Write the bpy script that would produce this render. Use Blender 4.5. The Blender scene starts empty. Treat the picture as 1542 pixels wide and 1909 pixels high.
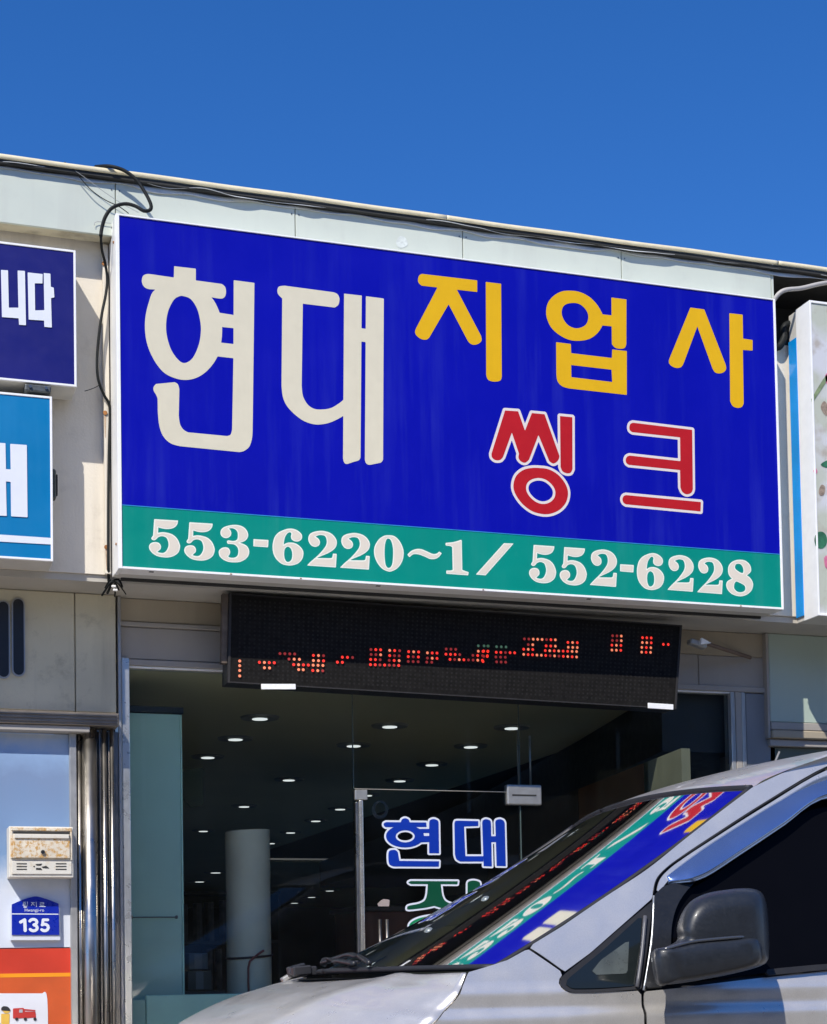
import bpy, bmesh, math, random
import numpy as np
from mathutils import Vector, Matrix
random.seed(7)
S = bpy.context.scene
# ------------------------------------------------------------------ camera
F, CX, CY, PW, PH = 3100., 771., 1681.15, 1542., 1909.
RIGHT = np.array([0.94777449, -0.3184725, -0.01728556]); UP = np.array([0.0014367, -0.04993308, 0.99875153])
FWD = np.array([0.31893801, 0.94661606, 0.04686775]); CAM = np.array([-1.15229596, -7.69312977, 1.2])
cd = bpy.data.cameras.new('camera'); co = bpy.data.objects.new('camera', cd); S.collection.objects.link(co)
fw = Vector(FWD).normalized(); rt = (Vector(RIGHT) - fw * fw.dot(Vector(RIGHT))).normalized(); up = rt.cross(fw)
co.matrix_world = Matrix(((rt.x, up.x, -fw.x, CAM[0]), (rt.y, up.y, -fw.y, CAM[1]), (rt.z, up.z, -fw.z, CAM[2]), (0, 0, 0, 1)))
cd.sensor_fit = 'HORIZONTAL'; cd.sensor_width = 36; cd.lens = F / PW * 36
cd.shift_x = 0; cd.shift_y = (CY - PH / 2) / PW; cd.clip_end = 3000; cd.clip_start = .05
S.camera = co
# ------------------------------------------------------------------ sky, sun, exposure
SUN = Vector((.165, .20, -.275)).normalized()
elev = math.asin(-SUN.z); azi = math.atan2(-SUN.x, -SUN.y)
w = bpy.data.worlds.new('World'); S.world = w; w.use_nodes = True
nt = w.node_tree; bg = nt.nodes['Background']
sky = nt.nodes.new('ShaderNodeTexSky'); sky.sky_type = 'NISHITA'; sky.sun_disc = False
sky.sun_elevation = elev; sky.sun_rotation = azi; sky.altitude = 900; sky.air_density = .9; sky.dust_density = .15; sky.ozone_density = 5.0
hs = nt.nodes.new('ShaderNodeHueSaturation'); hs.inputs['Saturation'].default_value = 1.25; hs.inputs['Value'].default_value = 1.0
nt.links.new(sky.outputs[0], hs.inputs['Color']); tn = nt.nodes.new('ShaderNodeMix'); tn.data_type = 'RGBA'; tn.blend_type = 'MULTIPLY'; tn.inputs[0].default_value = 1; tn.inputs[7].default_value = (1.04, .97, 1.16, 1)
nt.links.new(hs.outputs[0], tn.inputs[6]); nt.links.new(tn.outputs[2], bg.inputs['Color'])
bg.inputs['Strength'].default_value = .15
sl = bpy.data.lights.new('sun', 'SUN'); sl.energy = 5.0; sl.angle = math.radians(.5); sl.color = (1, .95, .87)
so = bpy.data.objects.new('sun', sl); S.collection.objects.link(so); so.rotation_euler = SUN.to_track_quat('-Z', 'Y').to_euler(); so.location = (-6, -8, 14)
S.view_settings.view_transform = 'Standard'; S.view_settings.look = 'None'; S.view_settings.exposure = 0; S.view_settings.gamma = 1
S.view_settings.use_curve_mapping = False
S.render.engine = 'CYCLES'
try: S.cycles.max_bounces = 8; S.cycles.transparent_max_bounces = 16; S.cycles.glossy_bounces = 5
except Exception: pass

# ------------------------------------------------------------------ helpers
def ray(px, py): return RIGHT * (px - CX) / F - UP * (py - CY) / F + FWD
def at(px, py, y):
    d = ray(px, py); return CAM + d * (y - CAM[1]) / d[1]
def atz(px, py, z): d = ray(px, py); return CAM + d * (z - CAM[2]) / d[2]
def X(px, py, y): return float(at(px, py, y)[0])
def Z(px, py, y): return float(at(px, py, y)[2])

def MAT(name, col, rough=.6, metal=0., var=.06, scale=5., bump=0., bscale=60., coat=0., streak=0., dirt=(.25, .22, .17), spots=0., thr=(.58, .75), grain=0., spec=.5, emit=None, stren=0.):
    m = bpy.data.materials.new(name); m.use_nodes = True; n = m.node_tree; L = n.links; b = n.nodes['Principled BSDF']
    b.inputs['Roughness'].default_value = rough; b.inputs['Metallic'].default_value = metal
    b.inputs['Coat Weight'].default_value = coat; b.inputs['Coat Roughness'].default_value = .04; b.inputs['Specular IOR Level'].default_value = spec
    g = n.nodes.new('ShaderNodeNewGeometry')
    def noise(sc, det=5., vec=None, rgh=.55):
        t = n.nodes.new('ShaderNodeTexNoise'); t.inputs['Scale'].default_value = sc; t.inputs['Detail'].default_value = det; t.inputs['Roughness'].default_value = rgh
        L.new(vec or g.outputs['Position'], t.inputs['Vector']); return t
    def mix(a, c2, fac, blend='MIX'):
        x = n.nodes.new('ShaderNodeMix'); x.data_type = 'RGBA'; x.blend_type = blend
        if isinstance(a, tuple): x.inputs[6].default_value = (*a, 1)
        else: L.new(a, x.inputs[6])
        if isinstance(c2, tuple): x.inputs[7].default_value = (*c2, 1)
        else: L.new(c2, x.inputs[7])
        if isinstance(fac, (int, float)): x.inputs[0].default_value = fac
        else: L.new(fac, x.inputs[0])
        return x.outputs[2]
    def rng(o, a, b2, c2, d2):
        r = n.nodes.new('ShaderNodeMapRange'); r.inputs[1].default_value = a; r.inputs[2].default_value = b2; r.inputs[3].default_value = c2; r.inputs[4].default_value = d2
        L.new(o, r.inputs[0]); return r.outputs[0]
    n1 = noise(scale)
    lo = tuple(max(0, c * (1 - var)) for c in col); hi = tuple(min(1, c * (1 + var)) for c in col)
    out = mix(lo, hi, rng(n1.outputs[0], .3, .7, 0, 1))
    if grain: out = mix(out, (0., 0., 0.), rng(noise(300, 2).outputs[0], .35, .75, 0, grain))
    if streak:
        mp = n.nodes.new('ShaderNodeMapping'); mp.inputs['Scale'].default_value = (9, 9, .55); L.new(g.outputs['Position'], mp.inputs[0])
        s1 = noise(1.0, 6, mp.outputs[0], .6); s2 = noise(1.7, 3)
        mu = n.nodes.new('ShaderNodeMath'); mu.operation = 'MULTIPLY'
        L.new(rng(s1.outputs[0], .5, .78, 0, 1), mu.inputs[0]); L.new(rng(s2.outputs[0], .35, .65, .25, 1), mu.inputs[1])
        mu2 = n.nodes.new('ShaderNodeMath'); mu2.operation = 'MULTIPLY'; L.new(mu.outputs[0], mu2.inputs[0]); mu2.inputs[1].default_value = streak
        out = mix(out, dirt, mu2.outputs[0])
    if spots: out = mix(out, dirt, rng(noise(scale * 3.1, 8, None, .7).outputs[0], thr[0], thr[1], 0, spots))
    L.new(out, b.inputs['Base Color'])
    rv = noise(scale * 4, 4); L.new(rng(rv.outputs[0], .3, .7, max(.02, rough - .06), min(1, rough + .08)), b.inputs['Roughness'])
    if bump:
        bp = n.nodes.new('ShaderNodeBump'); bp.inputs['Strength'].default_value = bump; bp.inputs['Distance'].default_value = .01
        L.new(noise(bscale, 6).outputs[0], bp.inputs['Height']); L.new(bp.outputs[0], b.inputs['Normal'])
    if emit: b.inputs['Emission Color'].default_value = (*emit, 1); b.inputs['Emission Strength'].default_value = stren
    return m

def GLASS(name, tint, ior=1.5, rough=0., body=None, dens=0.):
    m = bpy.data.materials.new(name); m.use_nodes = True; n = m.node_tree; L = n.links; n.nodes.clear()
    o = n.nodes.new('ShaderNodeOutputMaterial'); t = n.nodes.new('ShaderNodeBsdfTransparent'); t.inputs[0].default_value = (*tint, 1)
    g = n.nodes.new('ShaderNodeBsdfGlossy'); g.inputs['Roughness'].default_value = rough; g.inputs[0].default_value = (1, 1, 1, 1)
    fr = n.nodes.new('ShaderNodeFresnel'); fr.inputs[0].default_value = ior
    x = n.nodes.new('ShaderNodeMixShader'); base = t.outputs[0]
    if body:
        d = n.nodes.new('ShaderNodeBsdfDiffuse'); d.inputs[0].default_value = (*body, 1); x2 = n.nodes.new('ShaderNodeMixShader')
        nz = n.nodes.new('ShaderNodeTexNoise'); nz.inputs['Scale'].default_value = 7; nz.inputs['Detail'].default_value = 6
        ge = n.nodes.new('ShaderNodeNewGeometry'); L.new(ge.outputs['Position'], nz.inputs['Vector'])
        mr = n.nodes.new('ShaderNodeMapRange'); mr.inputs[1].default_value = .35; mr.inputs[2].default_value = .75; mr.inputs[3].default_value = dens * .6; mr.inputs[4].default_value = dens * 1.6
        L.new(nz.outputs[0], mr.inputs[0]); L.new(mr.outputs[0], x2.inputs[0]); L.new(base, x2.inputs[1]); L.new(d.outputs[0], x2.inputs[2]); base = x2.outputs[0]
    L.new(fr.outputs[0], x.inputs[0]); L.new(base, x.inputs[1]); L.new(g.outputs[0], x.inputs[2]); L.new(x.outputs[0], o.inputs[0])
    return m

LOC = {}
def thing(name, label, cat, loc=(0, 0, 0), group=None):
    o = bpy.data.objects.new(name, None); S.collection.objects.link(o); o.location = loc; o.empty_display_size = .1
    o['label'] = label; o['category'] = cat
    if group: o['group'] = group
    LOC[o.name] = Vector(loc); return o
def root_loc(p):
    v = Vector((0, 0, 0))
    while p is not None: v += p.location; p = p.parent
    return v
def link(name, me, mat, parent=None, smooth=False, label=None, kind=None):
    o = bpy.data.objects.new(name, me); S.collection.objects.link(o)
    me.materials.clear(); me.materials.append(mat)
    if parent is not None:
        me.transform(Matrix.Translation(-root_loc(parent))); o.parent = parent
    if smooth: me.shade_smooth()
    if label: o['label'] = label
    if kind: o['kind'] = kind
    return o
def tag(o, label, cat, group=None):
    # top level single mesh: give it its own base origin
    me = o.data; vs = [v.co for v in me.vertices]
    c = Vector(((min(v.x for v in vs) + max(v.x for v in vs)) / 2, (min(v.y for v in vs) + max(v.y for v in vs)) / 2, min(v.z for v in vs)))
    me.transform(Matrix.Translation(-c)); o.location = c
    o['label'] = label; o['category'] = cat
    if group: o['group'] = group
    return o
class MB:
    def __init__(s): s.bm = bmesh.new()
    def box(s, x0, x1, y0, y1, z0, z1, bev=0., rot=None, seg=1):
        r = bmesh.ops.create_cube(s.bm, size=1.0); vs = r['verts']
        for v in vs: v.co = Vector(((x0 + x1) / 2 + v.co.x * (x1 - x0), (y0 + y1) / 2 + v.co.y * (y1 - y0), (z0 + z1) / 2 + v.co.z * (z1 - z0)))
        if bev:
            es = list({e for v in vs for e in v.link_edges}); rr = bmesh.ops.bevel(s.bm, geom=es, offset=bev, segments=seg, affect='EDGES', profile=.5)
            vs = list({v for f in rr['faces'] for v in f.verts} | {v for v in vs if v.is_valid})
        if rot: bmesh.ops.rotate(s.bm, verts=[v for v in vs if v.is_valid], cent=rot[0], matrix=Matrix.Rotation(rot[1], 3, rot[2]))
        return s
    def cyl(s, p0, p1, r0, r1=None, n=24, caps=True):
        r1 = r0 if r1 is None else r1; p0 = Vector(p0); p1 = Vector(p1); d = p1 - p0; q = d.to_track_quat('Z', 'Y').to_matrix()
        rings = []
        for p, r in ((p0, r0), (p1, r1)):
            rings.append([s.bm.verts.new(p + q @ Vector((r * math.cos(a), r * math.sin(a), 0))) for a in [2 * math.pi * k / n for k in range(n)]])
        for k in range(n): s.bm.faces.new((rings[0][k], rings[0][(k + 1) % n], rings[1][(k + 1) % n], rings[1][k]))
        if caps: s.bm.faces.new(rings[0][::-1]); s.bm.faces.new(rings[1])
        return s
    def tube(s, pts, r, n=8, smooth=3):
        P = [Vector(p) for p in pts]
        if smooth and len(P) > 2:
            Q = []
            for i in range(len(P) - 1):
                a, b, c, d = P[max(0, i - 1)], P[i], P[i + 1], P[min(len(P) - 1, i + 2)]
                for k in range(smooth):
                    t = k / smooth; Q.append(.5 * ((2 * b) + (c - a) * t + (2 * a - 5 * b + 4 * c - d) * t * t + (3 * b - a - 3 * c + d) * t ** 3))
            P = Q + [P[-1]]
        rings = []; up0 = Vector((0, 1, 0))
        for i, p in enumerate(P):
            d = (P[min(i + 1, len(P) - 1)] - P[max(i - 1, 0)]).normalized(); x = d.cross(up0)
            if x.length < .1: x = d.cross(Vector((1, 0, 0)))
            x.normalize(); yv = d.cross(x); rr = r(i / max(1, len(P) - 1)) if callable(r) else r
            rings.append([s.bm.verts.new(p + x * rr * math.cos(2 * math.pi * k / n) + yv * rr * math.sin(2 * math.pi * k / n)) for k in range(n)])
        for i in range(len(rings) - 1):
            for k in range(n): s.bm.faces.new((rings[i][k], rings[i][(k + 1) % n], rings[i + 1][(k + 1) % n], rings[i + 1][k]))
        s.bm.faces.new(rings[0][::-1]); s.bm.faces.new(rings[-1]); return s
    def poly(s, pts): s.bm.faces.new([s.bm.verts.new(p) for p in pts]); return s
    def prism(s, xz, y0, y1):
        a = [s.bm.verts.new((x, y0, z)) for x, z in xz]; b = [s.bm.verts.new((x, y1, z)) for x, z in xz]
        s.bm.faces.new(a); s.bm.faces.new(b[::-1])
        for i in range(len(xz)): j = (i + 1) % len(xz); s.bm.faces.new((a[j], a[i], b[i], b[j]))
        return s
    def build(s, name, mat, parent=None, **k):
        bmesh.ops.recalc_face_normals(s.bm, faces=s.bm.faces[:])
        me = bpy.data.meshes.new(name); s.bm.to_mesh(me); s.bm.free(); return link(name, me, mat, parent, **k)
def grid(name, fn, nu, nv, mat, parent=None, thick=0., **k):
    vs = []; fs = []
    for i in range(nu + 1):
        for j in range(nv + 1): vs.append(tuple(fn(i / nu, j / nv)))
    for i in range(nu):
        for j in range(nv): a = i * (nv + 1) + j; fs.append((a, a + 1, a + nv + 2, a + nv + 1))
    me = bpy.data.meshes.new(name); me.from_pydata(vs, [], fs); o = link(name, me, mat, parent, smooth=True, **k)
    if thick: md = o.modifiers.new('thickness', 'SOLIDIFY'); md.thickness = thick; md.offset = 0
    return o

# --- shapes from outlines: signed distance on a fine grid, then contour
def path(pts, sub=5):
    """(x,y) smooth point, (x,y,1) corner; straight between neighbouring corners, spline elsewhere"""
    n = len(pts); out = []
    for i in range(n):
        p1, p2 = pts[i], pts[(i + 1) % n]; c1, c2 = len(p1) > 2, len(p2) > 2
        if c1 and c2: out.append(p1[:2]); continue
        p0 = p1 if c1 else pts[i - 1]; p3 = p2 if c2 else pts[(i + 2) % n]
        for k in range(sub):
            t = k / sub
            out.append(tuple(.5 * (2 * p1[a] + (p2[a] - p0[a]) * t + (2 * p0[a] - 5 * p1[a] + 4 * p2[a] - p3[a]) * t * t + (3 * p1[a] - p0[a] - 3 * p2[a] + p3[a]) * t ** 3) for a in (0, 1)))
    return out
def ell(cx, cy, rx, ry, n=12): return [(cx + rx * math.cos(2 * math.pi * k / n), cy + ry * math.sin(2 * math.pi * k / n)) for k in range(n)]
def sdf_poly(P, XX, YY):
    P = np.array(P); d = np.full(XX.shape, 1e9); ins = np.zeros(XX.shape, bool)
    for i in range(len(P)):
        a = P[i]; b = P[(i + 1) % len(P)]; e = b - a; l2 = e @ e
        if l2 < 1e-14: continue
        wx = XX - a[0]; wy = YY - a[1]; t = np.clip((wx * e[0] + wy * e[1]) / l2, 0, 1)
        d = np.minimum(d, (wx - e[0] * t) ** 2 + (wy - e[1] * t) ** 2)
        c = ((a[1] <= YY) & (b[1] > YY)) | ((b[1] <= YY) & (a[1] > YY))
        with np.errstate(divide='ignore', invalid='ignore'): xi = a[0] + (YY - a[1]) * e[0] / (e[1] if e[1] else 1e-12)
        ins ^= c & (XX < xi)
    d = np.sqrt(d); return np.where(ins, -d, d)
def contour_mesh(prims, off, res, merge=True):
    A = np.concatenate([np.array(p) for o, p in prims if o == '+']); lo = A.min(0) - abs(off) - 2 * res; hi = A.max(0) + abs(off) + 2 * res
    gx = np.arange(lo[0], hi[0] + res, res); gy = np.arange(lo[1], hi[1] + res, res); XX, YY = np.meshgrid(gx, gy, indexing='ij')
    D = None
    for o, p in prims:
        s = sdf_poly(p, XX, YY)
        if D is None: D = s
        elif o == '+': D = np.minimum(D, s)
        else: D = np.maximum(D, -s)
    D = D - off; D[np.abs(D) < 1e-7] = 1e-7
    I = D < 0; cnt = I[:-1, :-1].astype(int) + I[1:, :-1] + I[1:, 1:] + I[:-1, 1:]
    vs = []; key = {}; fs = []
    def V(k, p):
        if k not in key: key[k] = len(vs); vs.append(p)
        return key[k]
    C = ((0, 0), (1, 0), (1, 1), (0, 1))
    for i, j in zip(*np.nonzero((cnt > 0) & ((cnt < 4) | (not merge)))):
        poly = []
        for k in range(4):
            a = (i + C[k][0], j + C[k][1]); b = (i + C[(k + 1) % 4][0], j + C[(k + 1) % 4][1])
            if I[a]: poly.append(V(a, (gx[a[0]], gy[a[1]])))
            if I[a] != I[b]:
                t = D[a] / (D[a] - D[b]); kk = (a, b) if a < b else (b, a)
                poly.append(V(kk, (gx[a[0]] + t * (gx[b[0]] - gx[a[0]]), gy[a[1]] + t * (gy[b[1]] - gy[a[1]]))))
        if len(poly) > 2: fs.append(poly)
    if merge:
        full = cnt == 4
        for j in range(full.shape[1]):
            col = full[:, j]; i = 0
            while i < len(col):
                if col[i]:
                    k = i
                    while k < len(col) and col[k]: k += 1
                    fs.append([V((i, j), (gx[i], gy[j])), V((k, j), (gx[k], gy[j])), V((k, j + 1), (gx[k], gy[j + 1])), V((i, j + 1), (gx[i], gy[j + 1]))]); i = k
                else: i += 1
    return vs, fs
def glyph(name, prims, Y, mat, parent, org=(0, 0), sc=1., off=0., res=.0028, lift=0., fit=None, **k):
    """prims in enlarged-view units; org/sc take them to the plane y=Y ; fit=(dx,dy,sx,sy,x0,y0)"""
    q = []
    for o, pts in prims:
        pp = []
        for x, y in path(pts):
            px, py = org[0] + x / sc, org[1] + y / sc
            if fit: px, py = fit[0] + (px - fit[4]) * fit[2], fit[1] + (py - fit[5]) * fit[3]
            a = at(px, py, Y); pp.append((a[0], a[2]))
        q.append((o, pp))
    vs, fs = contour_mesh(q, off, res)
    me = bpy.data.meshes.new(name); me.from_pydata([(x, Y - lift, z) for x, z in vs], [], [f[::1] for f in fs])
    return link(name, me, mat, parent, **k)

# ------------------------------------------------------------------ materials
m_wall = MAT('cream_render', (.74, .68, .57), .8, var=.05, scale=2.2, bump=.12, bscale=90, streak=.5, spots=.35, thr=(.56, .78), dirt=(.33, .28, .21))
m_wall2 = MAT('grey_render', (.62, .56, .40), .8, var=.12, scale=2.0, bump=.15, bscale=70, streak=.75, dirt=(.17, .14, .10), spots=.45)
m_mint = MAT('mint_composite', (.60, .64, .545), .45, var=.03, scale=3, bump=.12, bscale=5, streak=.45, dirt=(.46, .46, .41), spots=.25, thr=(.55, .8))
m_flash = MAT('cream_flashing', (.80, .71, .47), .5, var=.08, scale=14, spots=.35, dirt=(.35, .18, .07))
m_trim = MAT('white_loose_trim', (.62, .64, .63), .45, var=.12, scale=9, bump=.1, bscale=20, spots=.5, dirt=(.22, .22, .21))
m_dark = MAT('dark_gap', (.03, .03, .028), .8)
m_alu = MAT('painted_white_aluminium', (.93, .92, .88), .38, var=.03, scale=20, spots=.10, dirt=(.45, .34, .2))
m_cab = MAT('cream_cabinet', (.62, .60, .54), .5, var=.06, scale=10, spots=.25, dirt=(.3, .2, .1))
m_rust = MAT('rust', (.38, .16, .05), .9, var=.4, scale=30)
m_blue = MAT('sign_blue', (.003, .005, .345), .42, var=.06, scale=1.3, streak=.55, dirt=(.035, .05, .40), spots=.0, bump=.08, bscale=2.5, spec=.10)
m_teal = MAT('sign_teal', (.001, .25, .19), .42, var=.05, scale=3, streak=.20, spots=.12, dirt=(.08, .34, .29), spec=.2)
m_cream = MAT('letter_cream', (.70, .64, .475), .45, var=.03, scale=12, spec=.3)
m_num = MAT('number_cream', (.74, .665, .54), .45, var=.02, spec=.3)
m_numedge = MAT('number_edge', (.82, .85, .72), .45, var=.02, spec=.3)
m_yel = MAT('letter_yellow', (.76, .43, .003), .4, var=.03, scale=10, spec=.3)
m_red = MAT('letter_red', (.47, .010, .013), .4, var=.05, scale=10, spec=.3)
m_wht = MAT('letter_outline', (.76, .68, .62), .45, var=.01, spec=.3)
m_navy = MAT('sign_navy', (.010, .011, .15), .4, var=.08, scale=3, spots=.1, dirt=(.05, .06, .25), spec=.3)
m_sky = MAT('sign_azure', (.002, .18, .41), .4, var=.06, scale=2, streak=.15, dirt=(.08, .33, .62), spec=.3)
m_lwht = MAT('letter_white', (.78, .80, .84), .4, var=.03, spec=.3)
m_steel = MAT('polished_steel', (.50, .47, .42), .30, 1., var=.08, scale=2)
m_steel2 = MAT('dull_steel', (.20, .19, .18), .34, 1., var=.12, scale=5)
m_frame = MAT('grey_aluminium', (.46, .45, .42), .38, .6, var=.08, scale=8)
m_head = MAT('tan_panel', (.40, .34, .245), .7, var=.10, scale=2, bump=.05, streak=.4, dirt=(.20, .17, .13))
m_head2 = MAT('grey_header', (.37, .34, .30), .6, var=.08, scale=2, streak=.3, dirt=(.2, .18, .15))
m_soff = MAT('soffit', (.50, .47, .41), .7, var=.08, scale=4, spots=.3, dirt=(.22, .19, .15))
m_led = MAT('led_panel', (.014, .013, .012), .8, var=.3, scale=40, grain=.4, spec=.1)
m_ledoff = MAT('unlit_diode', (.017, .0155, .0145), .7, var=.3, spec=.15)
m_ledr = MAT('lit_diode_red', (.3, .01, .01), .4, emit=(1, .04, .02), stren=1.1)
m_ledo = MAT('lit_diode_pale', (.3, .1, .06), .4, emit=(1, .26, .12), stren=.95)
m_ledd = MAT('dim_diode', (.2, .02, .02), .4, emit=(.8, .06, .04), stren=.32)
m_ledg = MAT('dim_diode_green', (.1, .2, .1), .4, emit=(.25, .5, .3), stren=.16)
m_cable = MAT('black_cable', (.008, .010, .010), .6, spec=.25)
m_wire = MAT('grey_wire', (.40, .40, .38), .5)
m_black = MAT('black_plastic', (.016, .017, .019), .38, var=.15, scale=30, bump=.05, bscale=300)
m_shop = GLASS('shop_glass', (.96, .98, .95), 1.22, 0., (.15, .17, .17), .012)
m_mintw = MAT('mint_film_panel', (.42, .64, .56), .35, var=.06, scale=3, streak=.15, dirt=(.30, .42, .38))
m_mintl = MAT('mint_film_low', (.56, .86, .72), .35, var=.07, scale=5, spots=.2, dirt=(.2, .35, .32))
m_ceil = MAT('interior_ceiling', (.72, .68, .47), .8, var=.04, scale=1.5)
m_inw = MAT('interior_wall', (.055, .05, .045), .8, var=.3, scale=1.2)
m_infl = MAT('interior_floor', (.60, .52, .38), .4)
m_light = MAT('downlight_disc', (.9, .9, .9), .4, emit=(.86, .95, 1.), stren=22.)
m_lightd = MAT('downlight_dim', (.6, .6, .55), .4, emit=(.9, .95, 1.), stren=.9)
m_ring = MAT('downlight_ring', (.32, .32, .30), .4)

def box1(name, mat, parent, x0, x1, y0, y1, z0, z1, bev=0., seg=1, **k): return MB().box(x0, x1, y0, y1, z0, z1, bev, seg=seg).build(name, mat, parent, **k)

# ------------------------------------------------------------------ the ground
m_asph = MAT('pale_bounce_road', (.19, .175, .15), .9, var=.25, scale=3, bump=.4, bscale=200)  # out-of-view asphalt, lightened and warmed to bounce light into the shaded walls
m_pave = MAT('pavement_concrete', (.40, .37, .32), .85, var=.12, scale=2, bump=.2)
g = MB(); g.poly([(-900, -900, 0), (900, -900, 0), (900, 900, 0), (-900, 900, 0)]); o = g.build('ground', m_asph); o['kind'] = 'structure'
g = MB(); g.box(-30, 30, -1.25, .2, -.1, .10, .01); o = g.build('pavement', m_pave); o['kind'] = 'structure'
for k in range(-20, 21):
    kb = box1('kerb_stone', m_wall2, None, k * 1.0 + .005, k * 1.0 + .995, -1.40, -1.255, -.1, .12, .012)
    me = kb.data; kb.parent = o
g = MB(); g.box(-30, 30, -16.5, -14.5, -.1, .12, .01); o = g.build('pavement', m_pave); o['kind'] = 'structure'
lm = MAT('road_paint', (.7, .7, .66), .7, spots=.4, dirt=(.1, .1, .1))
g = MB()
for k in range(-8, 9): g.poly([(k * 5., -8.0, .004), (k * 5. + 3, -8.0, .004), (k * 5. + 3, -7.85, .004), (k * 5., -7.85, .004)])
o = g.build('road_marking', lm); o['kind'] = 'structure'

# ------------------------------------------------------------------ the shop building
B = thing('shop_building', 'single storey terrace of shops with mint fascia band, cream wall and glass front', 'building', (1.6, 1.0, 0))
# upper wall beam, with a recessed dark opening right of the fascia
box1('upper_wall', m_wall, B, -9, 3.50, 0.0, .30, 3.105, 4.93)
MB().box(3.50, 9, 0.0, .30, 3.106, 4.58).build('upper_wall', m_wall, B)
box1('soffit', m_soff, B, -9, 9, .012, .62, 3.072, 3.104)
box1('wall_back', m_dark, B, 3.50, 9, .30, .40, 4.45, 4.92)
box1('roof_slab', m_dark, B, -9, 9, -.150, 14, 4.9225, 4.938)
# fascia panels between the seams
seams = [-5.2, -4.33, -3.47, -2.6, -1.73, -.865, .001, .86, 1.717, 2.585, 3.46]
for a, b in zip(seams[:-1], seams[1:]):
    MB().box(a + .0022, b - .0022, -.120, -.105, 4.662, 4.921 + random.uniform(-.0008, .0008), .0015).build('fascia_panel', m_mint, B)
for a in seams[1:-1]:
    for zz_ in (4.70, 4.88):
        for dx in (-.018, .018): q = MB(); q.cyl((a + dx, -.1205, zz_), (a + dx, -.1225, zz_), .0035, n=8); q.build('panel_screw', m_steel2, B)
glyph('sealant_patch', [('+', [(738, 452), (746, 440), (756, 444), (760, 456), (750, 462), (742, 460)])], -.1205, MAT('sealant', (.66, .70, .64), .6, var=.15, scale=60), B, lift=.001, res=.0015)
box1('fascia_backing', m_wall2, B, -5.2, 3.455, -.104, -.021, 4.668, 4.935)
box1('fascia_end_cap', m_mint, B, 3.462, 3.475, -.118, -.022, 4.662, 4.92, .001)
# roof flashing, jointed, and the loose wavy metal edge beneath it
for a, b in ((-5.2, 1.62), (1.622, 3.478), (3.484, 6.6)):
    def fl(u, v, a=a, b=b):
        x = a + (b - a) * u; wob = .0018 * math.sin(x * 2.3) + .0012 * math.sin(x * 9)
        P = [(-.002, 4.968), (-.154, 4.961), (-.160, 4.957), (-.159, 4.943), (-.154, 4.940)]
        k = v * 4; i = min(3, int(k)); t = k - i; return (x, P[i][0] * (1 - t) + P[i + 1][0] * t, P[i][1] * (1 - t) + P[i + 1][1] * t + wob)
    grid('roof_flashing', fl, 120, 4, m_flash, B, thick=.003)
rnd = random.Random(3)
knots = [(x, rnd.uniform(-.013, .012), rnd.uniform(0, .024)) for x in np.arange(-5.2, 6.8, .17)]
def kn(x, c):
    k = (x + 5.2) / .17; i = int(k); t = k - i; t = t * t * (3 - 2 * t); i = max(0, min(len(knots) - 2, i)); return knots[i][c] * (1 - t) + knots[i + 1][c] * t
def trim(u, v):
    x = -5.2 + 11.8 * u
    z = 4.935 - .014 * v + kn(x, 1) * v; y = -.122 - .012 * v - kn(x, 2) * v
    return (x, y, z)
grid('loose_edge_strip', trim, 420, 4, m_trim, B, thick=.002)
def trim2(u, v):
    x = -5.2 + 11.8 * u
    return (x, -.1225 - .004 * v, 4.918 - .016 * v + 1.0 * kn(x + .4, 1) * v + .003 * math.sin(x * 23))
grid('loose_edge_strip', trim2, 420, 3, m_trim, B, thick=.002)

# lower facade
PY = .25
box1('pilaster', m_wall2, B, -.151, .040, PY, .60, 2.50, 3.07, .004)
box1('pilaster', m_wall2, B, -3.0, -.155, PY, .60, 2.50, 3.07, .004)
# vents in the pilaster: two rounded slots
def cap(cx, z0, z1, w, y0, y1, bm_):
    pts = [(cx + w * math.cos(a), z1 - w + w * math.sin(a)) for a in np.linspace(0, math.pi, 9)] + [(cx + w * math.cos(a), z0 + w + w * math.sin(a)) for a in np.linspace(math.pi, 2 * math.pi, 9)]
    bm_.prism(pts, y0, y1)
for px, pz0, pz1 in ((34, 1262, 1115), (6, 1266, 1120)):
    cx = X(px, 1190, PY)
    q = MB(); cap(cx, Z(px, pz0, PY), Z(px, pz1, PY), .030, PY - .012, PY + .01, q); f = q.build('slot_rim', m_frame, B)
    q = MB(); cap(cx, Z(px, pz0 - 3, PY), Z(px, pz1 + 3, PY), .024, PY - .016, PY - .0125, q); q.build('slot', m_black, f)
# metal ledge above the neighbour's front
LG = MB(); LG.box(-3.0, .035, .135, .26, 2.418, 2.480, .004)
LG.build('ledge', MAT('brown_metal_ledge', (.22, .19, .155), .4, .4, var=.2, scale=6, streak=.5, dirt=(.1, .08, .06)), B)
for k in range(3):
    z = 2.430 + .016 * k; box1('ledge_rib', m_steel2, B, -3.0, .025, .128, .134, z, z + .006, .001)
box1('ledge_underside', m_head2, B, -3.0, -.10, .15, .245, 2.388, 2.4165, .003)
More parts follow.
